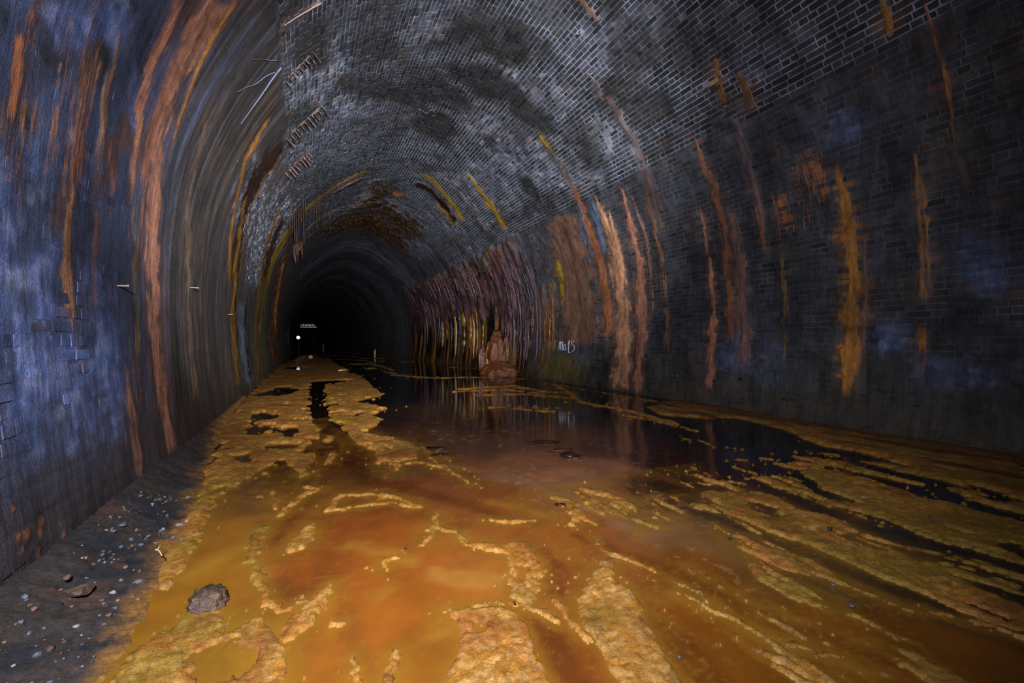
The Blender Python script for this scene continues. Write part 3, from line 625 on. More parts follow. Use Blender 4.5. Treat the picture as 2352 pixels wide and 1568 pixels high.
MUD_LINE = [
 ([(775, 825), (840, 828), (900, 850)], 3), ([(880, 853), (960, 868)], 3), ([(900, 862), (1000, 868), (1120, 866), (1250, 872)], [4, 5, 5, 4]),
 ([(1060, 893), (1180, 886), (1240, 898), (1310, 905)], [6, 9, 7, 4]), ([(1100, 908), (1200, 905), (1290, 912), (1400, 935)], [3, 5, 4, 4]), ([(1040, 900), (1160, 895), (1250, 905)], 5), ([(1250, 880), (1400, 905), (1520, 925)], 3),
 ([(1290, 890), (1340, 925), (1450, 945), (1560, 975)], [3, 5, 8, 6]), ([(1035, 843), (1090, 846), (1150, 852), (1200, 858)], [3, 5, 6, 5]), ([(1120, 935), (1200, 935), (1260, 940)], 3), ([(1180, 940), (1280, 946)], 2.5), ([(1440, 955), (1500, 965), (1600, 990)], [3, 4, 3]),
 ([(1608, 1010), (1640, 1030)], [3, 4]), ([(1570, 1007), (1590, 1012)], 4), ([(1670, 1028), (1710, 1034)], 3), ([(1720, 1026), (1740, 1028)], 3), ([(1748, 1052), (1768, 1054)], 6), ([(1690, 1075), (1720, 1085), (1735, 1092)], [4, 6, 4]), ([(1700, 1058), (1715, 1058)], 5),
 ([(1610, 1112), (1660, 1105), (1730, 1117)], [5, 6, 6]), ([(1720, 1100), (1780, 1096), (1840, 1115), (1900, 1150)], [6, 6, 8, 6]), ([(1590, 1080), (1560, 1085)], 2),
 ([(1560, 1135), (1610, 1145), (1680, 1180)], [3, 5, 8]), ([(1640, 1205), (1760, 1280), (1900, 1320), (2080, 1400), (2250, 1430), (2400, 1480)], [4, 5, 6, 7, 6, 6]),
 ([(1960, 1245), (2100, 1290), (2260, 1310)], [6, 8, 5]), ([(1900, 1210), (2100, 1260), (2300, 1300)], [6, 8, 6]),
 ([(600, 1215), (580, 1255), (590, 1320), (610, 1375), (640, 1410)], [11, 13, 12, 9, 9]), ([(640, 1410), (700, 1380)], [8, 6]), ([(1000, 1178), (1002, 1205), (968, 1252)], [5, 11, 9]), ([(1002, 1208), (1050, 1225), (1075, 1248)], [8, 6, 8]),
 ([(885, 1308), (884, 1290), (912, 1282)], [6, 9, 5]), ([(750, 1172), (780, 1140), (850, 1134), (905, 1140), (960, 1164)], [10, 9, 6, 8, 6]), ([(752, 1172), (850, 1160), (900, 1152), (955, 1166)], [9, 5, 3, 4]),
 ([(650, 1180), (690, 1140), (735, 1125), (700, 1115)], [9, 9, 6, 5]), ([(630, 1130), (640, 1165)], [8, 7]), ([(720, 1080), (690, 1098)], [5, 5]), ([(1060, 1395), (1040, 1410), (1020, 1405)], 5), ([(1190, 1385), (1060, 1395)], 4),
 ([(905, 1500), (890, 1560), (880, 1600)], [12, 12, 12]), ([(812, 1500), (820, 1560), (830, 1600)], [5, 9, 10]), ([(890, 1068), (960, 1062), (1040, 1080)], [6, 6, 3]), ([(905, 1085), (920, 1065)], 5), ([(970, 1025), (1000, 1060), (1090, 1115)], [5, 3, 2]),
 ([(1110, 1195), (1180, 1200), (1235, 1192)], [5, 10, 6]), ([(1560, 1365), (1640, 1400), (1720, 1440), (1800, 1500), (1880, 1568)], [5, 7, 8, 10, 8]), ([(1540, 1330), (1600, 1360), (1640, 1400)], [5, 5, 5]), ([(1580, 1300), (1700, 1370), (1850, 1430), (2000, 1480)], [2, 3, 4, 3]),
 ([(2000, 1360), (2080, 1400), (2130, 1410)], [3, 5, 3]), ([(1800, 1480), (1900, 1500), (2000, 1540)], [4, 5, 4]), ([(440, 1230), (400, 1290), (385, 1340)], [24, 24, 20]), ([(490, 1120), (455, 1190), (430, 1240)], [22, 22, 22]), ([(520, 1010), (495, 1080), (490, 1120)], [16, 20, 20]),
 ([(760, 1440), (790, 1425)], [7, 5]), ([(865, 1150), (880, 1140)], 3), ([(1205, 1392), (1240, 1400), (1280, 1430)], [8, 7, 7]), ([(1270, 1380), (1290, 1400), (1320, 1440), (1345, 1470)], [8, 10, 9, 8]),
]
MUD_HOLE = [
 ([(560, 985), (600, 975), (620, 985), (595, 1000), (565, 1000)]), ([(570, 960), (610, 950), (650, 955), (620, 966), (580, 968)]), ([(575, 1040), (530, 1050), (545, 1066), (580, 1062)]), ([(640, 985), (680, 980), (690, 995), (650, 1002)]), ([(620, 1020), (690, 1018), (680, 1030), (610, 1034)]),
 ([(575, 905), (650, 890), (700, 893), (660, 908), (590, 912)]), ([(660, 838), (720, 842), (690, 850), (650, 848)]), ([(1645, 958), (1700, 962), (1760, 976), (1700, 975), (1640, 964)]), ([(1860, 1020), (1960, 1035), (2060, 1062), (2110, 1080), (1980, 1060), (1880, 1040)]), ([(1720, 1150), (1780, 1165), (1800, 1190), (1770, 1195), (1730, 1170)]),
 ([(2060, 1080), (2140, 1100), (2200, 1125), (2100, 1110), (2060, 1095)]), ([(2240, 1115), (2300, 1130), (2340, 1160), (2270, 1145)]), ([(1150, 1285), (1205, 1280), (1215, 1330), (1170, 1350)] if False else [(1190, 1300), (1215, 1300), (1210, 1335), (1185, 1335)]), ([(430, 1500), (540, 1470), (590, 1500), (560, 1560), (450, 1580)]), ([(1085, 1430), (1120, 1425), (1110, 1460), (1080, 1460)]),
 ([(1850, 1215), (1960, 1230), (2040, 1265), (1940, 1255)]), ([(1960, 1165), (2100, 1190), (2240, 1230), (2100, 1215)]),
]
EDGE = fpts([(180, 1640), (235, 1560), (300, 1470), (352, 1385), (368, 1320), (400, 1250), (440, 1190), (468, 1120), (482, 1060), (500, 1005), (530, 955), (560, 915), (598, 876), (640, 846)])
def bank_edge(s): return np.interp(s, EDGE[:, 1], EDGE[:, 0], left=EDGE[0, 0], right=-1.3)
def bank_x1(s): return np.interp(s, EDGE[:, 1], EDGE[:, 0], left=EDGE[0, 0], right=-1.13) + .05 * fbm(s * 3, s * 0 + 3, 4, 81) + .03
def bank_h(wb, sf, x1):
    return .085 * ss(0, .5, (x1 - wb)) * ss(14, 6, sf) + .010 * fbm(wb * 7, sf * 7, 5, 3) + .014 * np.clip(ridge(wb * 17, sf * 17, 4, 8) - .25, -.2, 1) + .07 * ss(-.90, -1.15, wb + .06 * fbm(sf * 5, sf * 0, 3, 2))

def mud_mask(w, s):
    r = np.hypot(w, s); k = np.clip(r / 4.5, .35, 3.0)
    ww = w + .07 * k * lod(w, s, 4, k, 5, 2); sv = s + .10 * k * lod(w, s, 4, k, 5, 9)
    f = np.full(len(w), -9.0, np.float32)
    for p in MUD_POLY: f = np.maximum(f, poly_f(ww, sv, p))
    for p in MUD_HOLE: f = np.minimum(f, -poly_f(ww, sv, p))
    for p, rr in MUD_LINE: f = np.maximum(f, line_f(ww, sv, p, rr))
    wj = w + .16 * fbm(w * 1.6, s * 1.6, 3, 70)
    an = fbm(wj * 4.6, s * .85, 5, 71) * .55 + fbm(w * 13, s * 2.2, 3, 74) * .16
    ar = ss(3.4, 2.4, s) * ss(1.2, 1.9, w) * ss(6.9, 5.5, w)
    f = np.maximum(f, np.where(ar > .02, (an - .10) * ar * .8 - .05 * (1 - ar), -9)); f = f - .30 * np.clip(-an - .08, 0, 1) * ar
    hn = fbm(w * 2.6, s * 1.1, 4, 78) + .35 * fbm(w * 8, s * 4, 3, 79)
    f = f - .55 * k * np.clip(-.10 - hn, 0, 1) * ss(3.6, 4.8, s) * ss(1.6, .6, w)
    # broad floating patches further down the tunnel
    far = fbm(w * .55, s * .28, 4, 61) * .9 - .32 - .5 * ss(1.5, 3.5, w) * ss(24, 12, s)
    far = np.where(s > 15, far, -9); f = np.maximum(f, far * .8)
    # crumbs
    cr = (lod(w, s, 15, k, 3, 33) - .50) * .25 * k + np.clip(f + .12 * k, -1, 0) * .7
    f = np.maximum(f, cr)
    lump = lod(w, s, 11, k, 5, 14)
    f = f + .035 * k * lump
    return f, k, lump

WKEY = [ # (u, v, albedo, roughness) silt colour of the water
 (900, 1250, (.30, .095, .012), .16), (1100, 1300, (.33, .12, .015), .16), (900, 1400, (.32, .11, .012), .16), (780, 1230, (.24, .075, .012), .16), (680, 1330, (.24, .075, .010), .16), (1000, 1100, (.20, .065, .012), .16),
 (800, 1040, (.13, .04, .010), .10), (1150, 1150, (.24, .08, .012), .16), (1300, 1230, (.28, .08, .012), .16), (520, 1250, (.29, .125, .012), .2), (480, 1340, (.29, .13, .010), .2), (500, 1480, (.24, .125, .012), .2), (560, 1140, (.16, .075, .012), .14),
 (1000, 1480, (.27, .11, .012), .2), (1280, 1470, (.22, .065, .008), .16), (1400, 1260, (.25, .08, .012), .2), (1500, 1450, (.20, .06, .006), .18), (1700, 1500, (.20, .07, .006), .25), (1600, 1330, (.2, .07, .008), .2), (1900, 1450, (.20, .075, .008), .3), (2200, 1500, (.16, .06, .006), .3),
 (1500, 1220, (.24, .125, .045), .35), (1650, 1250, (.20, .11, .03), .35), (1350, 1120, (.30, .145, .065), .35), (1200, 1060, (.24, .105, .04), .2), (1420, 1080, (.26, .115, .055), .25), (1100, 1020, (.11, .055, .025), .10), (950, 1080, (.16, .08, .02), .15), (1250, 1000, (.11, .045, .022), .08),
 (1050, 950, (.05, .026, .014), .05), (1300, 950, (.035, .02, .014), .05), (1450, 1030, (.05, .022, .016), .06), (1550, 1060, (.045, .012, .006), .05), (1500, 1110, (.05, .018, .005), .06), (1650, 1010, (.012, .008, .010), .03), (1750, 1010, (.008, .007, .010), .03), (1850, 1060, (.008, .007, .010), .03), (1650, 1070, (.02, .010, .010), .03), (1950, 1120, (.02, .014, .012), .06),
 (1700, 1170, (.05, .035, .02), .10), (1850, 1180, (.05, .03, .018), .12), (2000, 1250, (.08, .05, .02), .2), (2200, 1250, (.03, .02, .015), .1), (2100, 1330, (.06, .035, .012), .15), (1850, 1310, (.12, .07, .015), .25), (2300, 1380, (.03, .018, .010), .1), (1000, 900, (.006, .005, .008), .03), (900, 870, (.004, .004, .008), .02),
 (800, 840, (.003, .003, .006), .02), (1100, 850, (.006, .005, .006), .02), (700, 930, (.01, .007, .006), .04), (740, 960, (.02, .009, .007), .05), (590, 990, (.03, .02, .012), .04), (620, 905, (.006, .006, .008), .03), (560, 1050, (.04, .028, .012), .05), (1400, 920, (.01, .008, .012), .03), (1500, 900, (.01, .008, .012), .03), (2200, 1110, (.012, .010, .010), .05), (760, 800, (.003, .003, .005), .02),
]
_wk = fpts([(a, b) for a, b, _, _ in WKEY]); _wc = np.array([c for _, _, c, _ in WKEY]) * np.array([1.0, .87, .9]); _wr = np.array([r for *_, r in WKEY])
def warp_ws(w, s):
    r = np.hypot(w, s); a = np.arctan2(w, s); return np.log(np.maximum(r, .3)), a * 1.3
_kx, _ky = warp_ws(_wk[:, 0], _wk[:, 1])
_DK = (.13, .036, .006); _LT = (.36, .165, .02); _BK = (.012, .007, .006)
CHAN = [
 ([(725, 890), (712, 925), (728, 962)], 12, _BK, .9), ([(728, 962), (765, 1000), (800, 1055), (850, 1105)], [14, 18, 22, 22], (.085, .026, .006), .9), ([(850, 1105), (960, 1128), (1090, 1165), (1190, 1200)], [22, 20, 16, 10], _DK, .8),
 ([(760, 1010), (738, 1050), (690, 1080)], [10, 10, 8], (.10, .03, .006), .8), ([(770, 1090), (700, 1150), (660, 1200), (640, 1240)], [10, 10, 12, 20], _DK, .8), ([(750, 1180), (860, 1175), (960, 1180), (1050, 1210)], [14, 16, 14, 10], (.17, .05, .008), .75),
 ([(1250, 1262), (1275, 1340), (1300, 1395)], [16, 22, 12], _DK, .75), ([(1205, 1395), (1260, 1460), (1320, 1568)], [12, 26, 34], _DK, .8), ([(630, 1330), (670, 1385), (730, 1340), (755, 1270)], [14, 22, 16, 10], (.16, .045, .008), .75),
 ([(1500, 1400), (1560, 1480), (1650, 1568)], [20, 30, 40], _DK, .75), ([(1330, 1230), (1500, 1300), (1700, 1380), (1900, 1460), (2150, 1568)], [16, 20, 18, 14, 14], _DK, .7), ([(730, 1250), (780, 1350), (800, 1450), (850, 1568)], [14, 18, 22, 26], (.2, .06, .009), .6),
 ([(800, 1250), (880, 1268), (945, 1290)], [16, 22, 14], _LT, .6), ([(1000, 1320), (1100, 1330), (1160, 1330)], [26, 34, 26], (.38, .17, .03), .6), ([(1130, 1150), (1200, 1165), (1290, 1198)], [8, 9, 4], _LT, .7), ([(900, 1345), (860, 1370)], [16, 12], _LT, .5),
 ([(1000, 1460), (1070, 1420)], [20, 14], _LT, .5), ([(420, 1330), (500, 1280), (560, 1260)], [18, 26, 20], (.34, .16, .016), .6), ([(1700, 1440), (1850, 1500), (1980, 1540)], [12, 18, 14], (.26, .11, .012), .6), ([(1450, 1350), (1600, 1400)], [8, 12], (.27, .11, .012), .6),
 ([(1450, 1085), (1500, 1120), (1530, 1130)], [14, 22, 16], (.035, .013, .005), .85), ([(1600, 1050), (1500, 1040), (1430, 1050)], [22, 16, 8], (.03, .010, .007), .8), ([(1050, 1070), (1180, 1100), (1300, 1140), (1440, 1210)], [10, 14, 14, 12], (.30, .15, .075), .6),
]
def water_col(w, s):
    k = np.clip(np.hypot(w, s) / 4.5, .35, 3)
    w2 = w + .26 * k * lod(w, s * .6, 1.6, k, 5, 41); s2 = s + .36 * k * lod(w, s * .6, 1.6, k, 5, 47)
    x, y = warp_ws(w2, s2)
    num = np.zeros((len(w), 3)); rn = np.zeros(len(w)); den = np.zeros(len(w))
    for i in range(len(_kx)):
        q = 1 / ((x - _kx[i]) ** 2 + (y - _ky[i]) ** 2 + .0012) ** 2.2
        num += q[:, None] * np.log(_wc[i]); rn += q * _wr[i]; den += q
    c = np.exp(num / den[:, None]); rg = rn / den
    k1 = np.clip(np.hypot(w, s) / 4.5, .35, 3)
    wq = w + .10 * k1 * lod(w, s, 3.2, k1, 4, 141); sq = s + .14 * k1 * lod(w, s, 3.2, k1, 4, 147)
    for pts, rr, cc, aa in CHAN:
        d = line_f(wq, sq, pts, rr); zc = H * F / (np.mean([p[1] for p in pts]) - 784); m = ss(-.045 * zc / 2, .03 * zc / 2, d) * aa
        c = c * (1 - m[:, None]) + np.array(cc) * m[:, None]
    # floating scum threads
    wx = wq + .12 * fbm(w * 6, s * 6, 3, 7); sx = sq + .12 * fbm(w * 6, s * 6, 3, 17)
    f1 = .72 * ridge(wx * 2.6, sx * 1.5, 1, 3.0) + .28 * ridge(wx * 8, sx * 5, 3, 4.0)
    x0, y0 = warp_ws(w, s)
    reg = 0
    for u, v, rr in ((1100, 1000, .30), (1300, 1060, .34), (1250, 1120, .3), (1450, 1180, .3), (1600, 1260, .28), (1000, 1070, .2), (1780, 1330, .2), (1750, 1220, .2)):
        a, b = fpix(u, v); kx, ky = warp_ws(np.array([a]), np.array([b]))
        reg = np.maximum(reg, ss(rr, rr * .3, np.hypot(x0 - kx[0], y0 - ky[0])))
    th = ss(.76, .90, f1) * reg * .7
    th = np.clip(th + ss(.25, .6, fbm(w * 7, s * 7, 3, 5)) * ss(.6, .8, f1) * reg * .5, 0, 1)
    c = c * (1 - th[:, None] * .8) + np.array([.36, .19, .085]) * th[:, None] * .8
    return c, rg + th * .3
# polar grid around the tripod: fine near the lens, coarser with distance
def polar(r0, r1, ratio, da, a0, a1):
    n = int(math.log(r1 / r0) / math.log(1 + ratio)); r = r0 * (r1 / r0) ** (np.arange(n + 1) / n)
    a = np.linspace(a0, a1, int((a1 - a0) / da)); R, A = np.meshgrid(r, a, indexing='ij')
    return R, A
R_, A_ = polar(.55, 60, .0062, .0034, TH - 1.22, TH + 1.22)
w = (R_ * np.sin(A_)).ravel().clip(-1.15, 6.83); s = (R_ * np.cos(A_)).ravel()
f, k, lump = mud_mask(w, s)
hm = np.interp(s, [0, 5, 60], [0, 0, 0])
thick = np.clip(f / (.05 * k), -1, 1)
h = np.where(f > 0, (.008 + .016 * np.sqrt(np.clip(thick, 0, 1))) * np.clip(k, .6, 1.5), -.03)
h = h + np.where(f > 0, (.012 * k ** .5 * fbm(w * 6, s * 5, 5, 2) + .007 * (ridge(w * 20 + fbm(w * 5, s * 5, 3, 7), s * 15, 3, 4) - .6) - .012 * ss(.80, .93, ridge(w * 4.5 + .6 * fbm(w * 9, s * 9, 3, 5), s * 4.5, 2, 6))) * ss(0, .35, thick), 0)
h = np.where(f > 0, np.maximum(h, .002), -.02)
edge = bank_edge(s) + .05 * fbm(w * 4, s * 4, 4, 81)
bank = ss(.02, -.03, w - edge) * (s < 14)
mudc = mix(np.tile(np.array([.46, .188, .024], np.float32), (len(w), 1)), (.60, .34, .10), ss(.2, .7, ridge(w * 9, s * 9, 4, 2) - .1) * .7)
ol = ss(.0, .5, fbm(w * 1.2, s * 1.2, 3, 91) + .25 * ss(1.0, 3.0, w)); mudc = mix(mudc, (.27, .165, .018), ol * .7)
mudc = mix(mudc, (.40, .13, .025), ss(.15, .5, fbm(w * 2, s * 2, 4, 95)) * .7)
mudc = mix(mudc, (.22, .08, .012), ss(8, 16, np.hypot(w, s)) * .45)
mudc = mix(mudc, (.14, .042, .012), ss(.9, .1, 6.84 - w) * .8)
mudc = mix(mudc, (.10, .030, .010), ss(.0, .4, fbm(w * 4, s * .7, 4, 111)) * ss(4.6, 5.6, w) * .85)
mudc = mix(mudc, (.20, .07, .015), ss(.05, .4, fbm(w * 3, s * 3, 4, 117)) * .5)
V = np.stack([w + bend(s), s, h], -1)
lim = (w > -1.149) & (w < 6.829) & (s > -.2) & (s < 60)
keep = (f > -.004 * k) & lim & (bank < .9)
V2 = V.copy(); V2[:, 2] = np.where(f > 0, h, -.012)
rgm = np.full(len(w), .34, np.float32) + .15 * lump.astype(np.float32)
Q = grid_faces(*R_.shape, keep=keep.reshape(R_.shape))
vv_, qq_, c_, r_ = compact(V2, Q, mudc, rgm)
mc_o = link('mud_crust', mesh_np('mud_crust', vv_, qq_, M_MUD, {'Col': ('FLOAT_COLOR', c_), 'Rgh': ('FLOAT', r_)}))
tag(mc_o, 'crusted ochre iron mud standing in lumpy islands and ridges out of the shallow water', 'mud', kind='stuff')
# water sheet
R2, A2 = polar(.5, 165, .008, .0045, TH - 1.3, TH + 1.3)
w2 = (R2 * np.sin(A2)).ravel().clip(-1.155, 6.835); s2 = (R2 * np.cos(A2)).ravel()
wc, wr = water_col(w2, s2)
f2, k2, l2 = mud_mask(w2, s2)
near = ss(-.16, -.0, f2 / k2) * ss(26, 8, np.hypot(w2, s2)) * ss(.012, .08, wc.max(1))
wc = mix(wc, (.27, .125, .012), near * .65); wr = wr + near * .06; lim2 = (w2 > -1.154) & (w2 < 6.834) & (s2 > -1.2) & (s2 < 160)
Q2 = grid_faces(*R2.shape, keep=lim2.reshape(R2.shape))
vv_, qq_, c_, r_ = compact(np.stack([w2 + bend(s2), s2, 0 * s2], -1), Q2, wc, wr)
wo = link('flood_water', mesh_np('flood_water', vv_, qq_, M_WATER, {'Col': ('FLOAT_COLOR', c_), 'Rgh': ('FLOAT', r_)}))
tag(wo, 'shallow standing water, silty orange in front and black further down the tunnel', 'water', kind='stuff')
# tunnel invert under the water
me = mesh_np('floor', [(-1.15, -3, -.06), (6.83, -3, -.06), (6.83, 60, -.06), (-1.15, 60, -.06), (3.7, 175, -.06), (-4.3, 175, -.06)], [(0, 1, 2, 3), (3, 2, 4, 5)], plain('dark_silt', (.05, .02, .008), (.09, .04, .012), .8))
fo = link('floor', me); fo['kind'] = 'structure'
# gravel bank on the left
sb = np.concatenate([np.linspace(-.6, .6, 16), .6 + np.cumsum(np.linspace(.012, .05, 330))]); qb = np.linspace(0, 1, 90)
SB, QB = np.meshgrid(sb, qb, indexing='ij'); sf = SB.ravel(); qf = QB.ravel()
x0 = -1.15; x1 = bank_x1(sf)
wb = x0 + (x1 - x0) * qf
hb = bank_h(wb, sf, x1)
hb = hb * ss(1.0, .93, qf) - .012 * ss(.93, 1.0, qf)
bc = mix(np.tile(np.array([.050, .036, .030], np.float32), (len(sf), 1)), (.022, .022, .028), ss(-.1, .4, fbm(wb * 3, sf * 3, 3, 5)))
bc = mix(bc, (.11, .055, .035), ss(.2, .5, fbm(wb * 4, sf * 4, 4, 15)) * .7)
bc = mix(bc, (.34, .15, .025), np.clip(ss(.16, .0, x1 - wb + .08 * fbm(wb * 9, sf * 9, 3, 19)) + ss(5.5, 8, sf) * .4, 0, 1))
bo = link('gravel_bank', mesh_np('gravel_bank', np.stack([wb, sf, hb], -1), grid_faces(*SB.shape)[:, ::-1], M_MUD, {'Col': ('FLOAT_COLOR', bc), 'Rgh': ('FLOAT', np.full(len(sf), .7))}))
tag(bo, 'strip of dark earth and fine gravel banked along the foot of the left wall', 'gravel', kind='stuff')
# ================================================================== things
def tube(pts, rad, n=7, cap=True, seed=0, rough=0.0):
    """tapered tube along a polyline: vertices and quads"""
    rs = np.random.RandomState(seed); P = np.array(pts, float); m = len(P); V = []; Q = []
    T_ = np.gradient(P, axis=0); up = np.array([.13, .21, 1.0])
    for i in range(m):
        d = T_[i] / (np.linalg.norm(T_[i]) + 1e-9); a = np.cross(d, up); a /= np.linalg.norm(a) + 1e-9; b = np.cross(d, a)
        for k in range(n):
            r = rad[i] * (1 + rough * rs.randn() * .5); an = 2 * math.pi * k / n
            V.append(P[i] + (a * math.cos(an) + b * math.sin(an)) * r)
    for i in range(m - 1):
        for k in range(n):
            Q.append((i * n + k, i * n + (k + 1) % n, (i + 1) * n + (k + 1) % n, (i + 1) * n + k))
    if cap:
        V.append(P[0]); V.append(P[-1]); c0, c1 = m * n, m * n + 1
        for k in range(0, n):
            Q.append((c0, (k + 1) % n, k, k)); Q.append((c1, (m - 1) * n + k, (m - 1) * n + (k + 1) % n, (m - 1) * n + (k + 1) % n))
    return V, Q
def obj_py(name, V, Q, mat, parent=None, loc=None, smooth=True):
    V = np.array(V, float)
    if loc is not None: V = V - np.array(loc)
    me = bpy.data.meshes.new(name)
    me.from_pydata([tuple(v) for v in V], [], [tuple(dict.fromkeys(q)) for q in Q]); me.materials.append(mat)
    me.polygons.foreach_set('use_smooth', [smooth] * len(me.polygons)); me.update()
    return link(name, me, parent, loc)
def merge(*vq):
    V = []; Q = []
    for v, q in vq:
        n = len(V); V += list(v); Q += [tuple(i + n for i in f) for f in q]
    return V, Q
def box(c, sx, sy, sz, R=None, bev=.12):
    """bevelled block, 24 vertices"""
    h = np.array([sx, sy, sz]) / 2; b = min(h) * bev * 2; V = []; idx = {}
    for x in (-1, 1):
        for y in (-1, 1):
            for z in (-1, 1):
                for ax in range(3):
                    p = h * (x, y, z); q = p - np.array([x, y, z]) * b; q[ax] = p[ax]; idx[(x, y, z, ax)] = len(V); V.append(q)
    Q = []
    for ax in range(3):
        o = [i for i in range(3) if i != ax]
        for sg in (-1, 1):
            r = []
            for a_, b_ in ((-1, -1), (1, -1), (1, 1), (-1, 1)):
                k = [0, 0, 0]; k[ax] = sg; k[o[0]] = a_; k[o[1]] = b_; r.append(idx[(*k, ax)])
            Q.append(tuple(r))
    for ax in range(3):
        o = [i for i in range(3) if i != ax]
        for a_ in (-1, 1):
            for b_ in (-1, 1):
                k0 = [0, 0, 0]; k1 = [0, 0, 0]; k0[ax] = -1; k1[ax] = 1
                for k in (k0, k1): k[o[0]] = a_; k[o[1]] = b_
                Q.append((idx[(*k0, o[0])], idx[(*k1, o[0])], idx[(*k1, o[1])], idx[(*k0, o[1])]))
    for x in (-1, 1):
        for y in (-1, 1):
            for z in (-1, 1): Q.append(tuple(idx[(x, y, z, a)] for a in range(3)))
    V = np.array(V)
    if R is not None: V = V @ np.array(R).T
    return list(V + np.array(c)), Q
_ico = None
def ico(sub=2):
    import bmesh
    bm = bmesh.new(); bmesh.ops.create_icosphere(bm, subdivisions=sub, radius=1)
    V = np.array([v.co[:] for v in bm.verts]); Q = [tuple(v.index for v in f.verts) for f in bm.faces]; bm.free(); return V, Q
ICO1, ICO2, ICO3, ICO4 = ico(1), ico(2), ico(3), ico(4)
def pebble(c, size, seed, base=ICO2, flat=.6, ang=.28):
    V, Q = base; rs = np.random.RandomState(seed); W = V.copy()
    for _ in range(9):                      # facets cut off an ellipsoid
        n = rs.randn(3); n /= np.linalg.norm(n); d = 1 - ang - rs.rand() * .25
        e = W @ n - d; W = W - np.outer(np.clip(e, 0, None), n)
    W = W * np.array([1, .75 + rs.rand() * .3, flat]) * size
    a = rs.rand() * 6.28; R = np.array([[math.cos(a), -math.sin(a), 0], [math.sin(a), math.cos(a), 0], [0, 0, 1]])
    return list(W @ R.T + np.array(c)), Q
M_PALE = plain('pale_limestone', (.20, .18, .18), (.34, .31, .30), .75, 40)
M_BLUE = plain('bluegrey_stone', (.07, .08, .11), (.15, .17, .23), .6, 40)
M_TAN = plain('tan_stone', (.20, .13, .06), (.28, .18, .09), .75, 40)
M_RED = plain('reddish_stone', (.14, .07, .05), (.2, .11, .08), .75, 40)
M_DKST = plain('dark_stone', (.02, .018, .02), (.05, .045, .05), .5, 30)
M_BRST = plain('brown_rock', (.05, .038, .034), (.15, .085, .05), .5, 14, .04)
M_CALC = plain('white_calcite', (.07, .085, .13), (.15, .17, .25), .7, 60)
M_STAL = plain('black_dripstone', (.012, .010, .010), (.05, .028, .016), .28, 30, .01)
M_WET = plain('wine_dripstone', (.05, .020, .018), (.13, .05, .03), .22, 24, .015)
M_OCH = plain('ochre_flowstone', (.20, .065, .018), (.05, .018, .010), .35, 9, .05)
M_OCH2 = plain('orange_drapery', (.40, .17, .03), (.26, .10, .03), .35, 18, .012)
M_PINK = plain('pink_crust', (.15, .06, .038), (.05, .018, .014), .3, 9, .03)
M_IRON = plain('rusty_iron', (.30, .20, .17), (.42, .30, .28), .6, 60)
M_WOOD = plain('weathered_wood', (.30, .17, .08), (.44, .28, .13), .8, 30)
M_STK = plain('pale_stake_wood', (.50, .40, .22), (.62, .50, .30), .8, 20)
M_LEAF = plain('rotten_leaf', (.018, .008, .010), (.05, .018, .014), .25, 30)
M_CHALK = plain('white_chalk_paint', (.62, .60, .72), (.78, .76, .88), .8, 80, .001)
def emis(name, c, k):
    m, nt, b = nmat(name); b.inputs['Base Color'].default_value = (*c, 1); b.inputs['Emission Color'].default_value = (*c, 1)
    b.inputs['Emission Strength'].default_value = k; return m

def wp(u, v, off=.02):
    s, t = wpix(u, v); return P3(np.array([float(s)]), np.array([float(t)]), np.array([off]))[0]
def wn_(u, v):
    s, t = wpix(u, v); return np.array([float(np.interp(t, TT, NX)), 0, float(np.interp(t, TT, NZ))])
def dist_px(p): return (p[0] * ST + p[1] * CT) / F      # metres per photo pixel there

# --- toothed drip ledges on the left haunch
def ledge(name, label, a, b, lip_px, teeth, tooth_px, down, seed, mat=M_STAL, jit=.4):
    rs = np.random.RandomState(seed); n = 14
    us = np.linspace(a[0], b[0], n); vs = np.linspace(a[1], b[1], n)
    base = wp(us[n // 2], vs[n // 2]); e = empty(name, tuple(base)); tag(e, label, 'drip ledge')
    P = [wp(u, v, .0) for u, v in zip(us, vs)]; px = [dist_px(p) for p in P]
    r = [lip_px * q * (1 - .5 * abs(i / (n - 1) * 2 - 1) ** 3) * (1 + .35 * rs.randn()) for i, q in enumerate(px)]
    V, Q = tube(P, np.clip(r, .008, 1), 8, True, seed, .35)
    obj_py('lip', V, Q, M_WET if mat is M_WET else M_BRST, e, None).matrix_parent_inverse = e.matrix_world.inverted()
    for i in range(teeth):
        q = (i + .5 + jit * (rs.rand() - .5)) / teeth; u = a[0] + (b[0] - a[0]) * q; v = a[1] + (b[1] - a[1]) * q
        p = wp(u, v, .01); k = dist_px(p); L = tooth_px * k * (.6 + .8 * rs.rand()); nn = wn_(u, v)
        d = nn * (1 - down) + np.array([0, 0, -1.0]) * down; d = d / np.linalg.norm(d)
        w0 = (1.9 if down < .8 else 1.6) * k * (.7 + .6 * rs.rand())
        pts = [p + d * L * x + np.array([0, rs.randn() * .006, rs.randn() * .004]) for x in (0, .25, .5, .75, 1)]
        rr = [w0 * 1.1, w0, w0 * .85, w0 * .7, w0 * (.45 if down < .8 else .15)]
        V, Q = tube(pts, rr, 6, True, seed + i, .2)
        o = obj_py('stalactite', V, Q, mat, e, None, False); o.matrix_parent_inverse = e.matrix_world.inverted()
    return e
bpy.context.view_layer.update()
def ledge_(*a, **k):
    e = ledge(*a, **k); return e
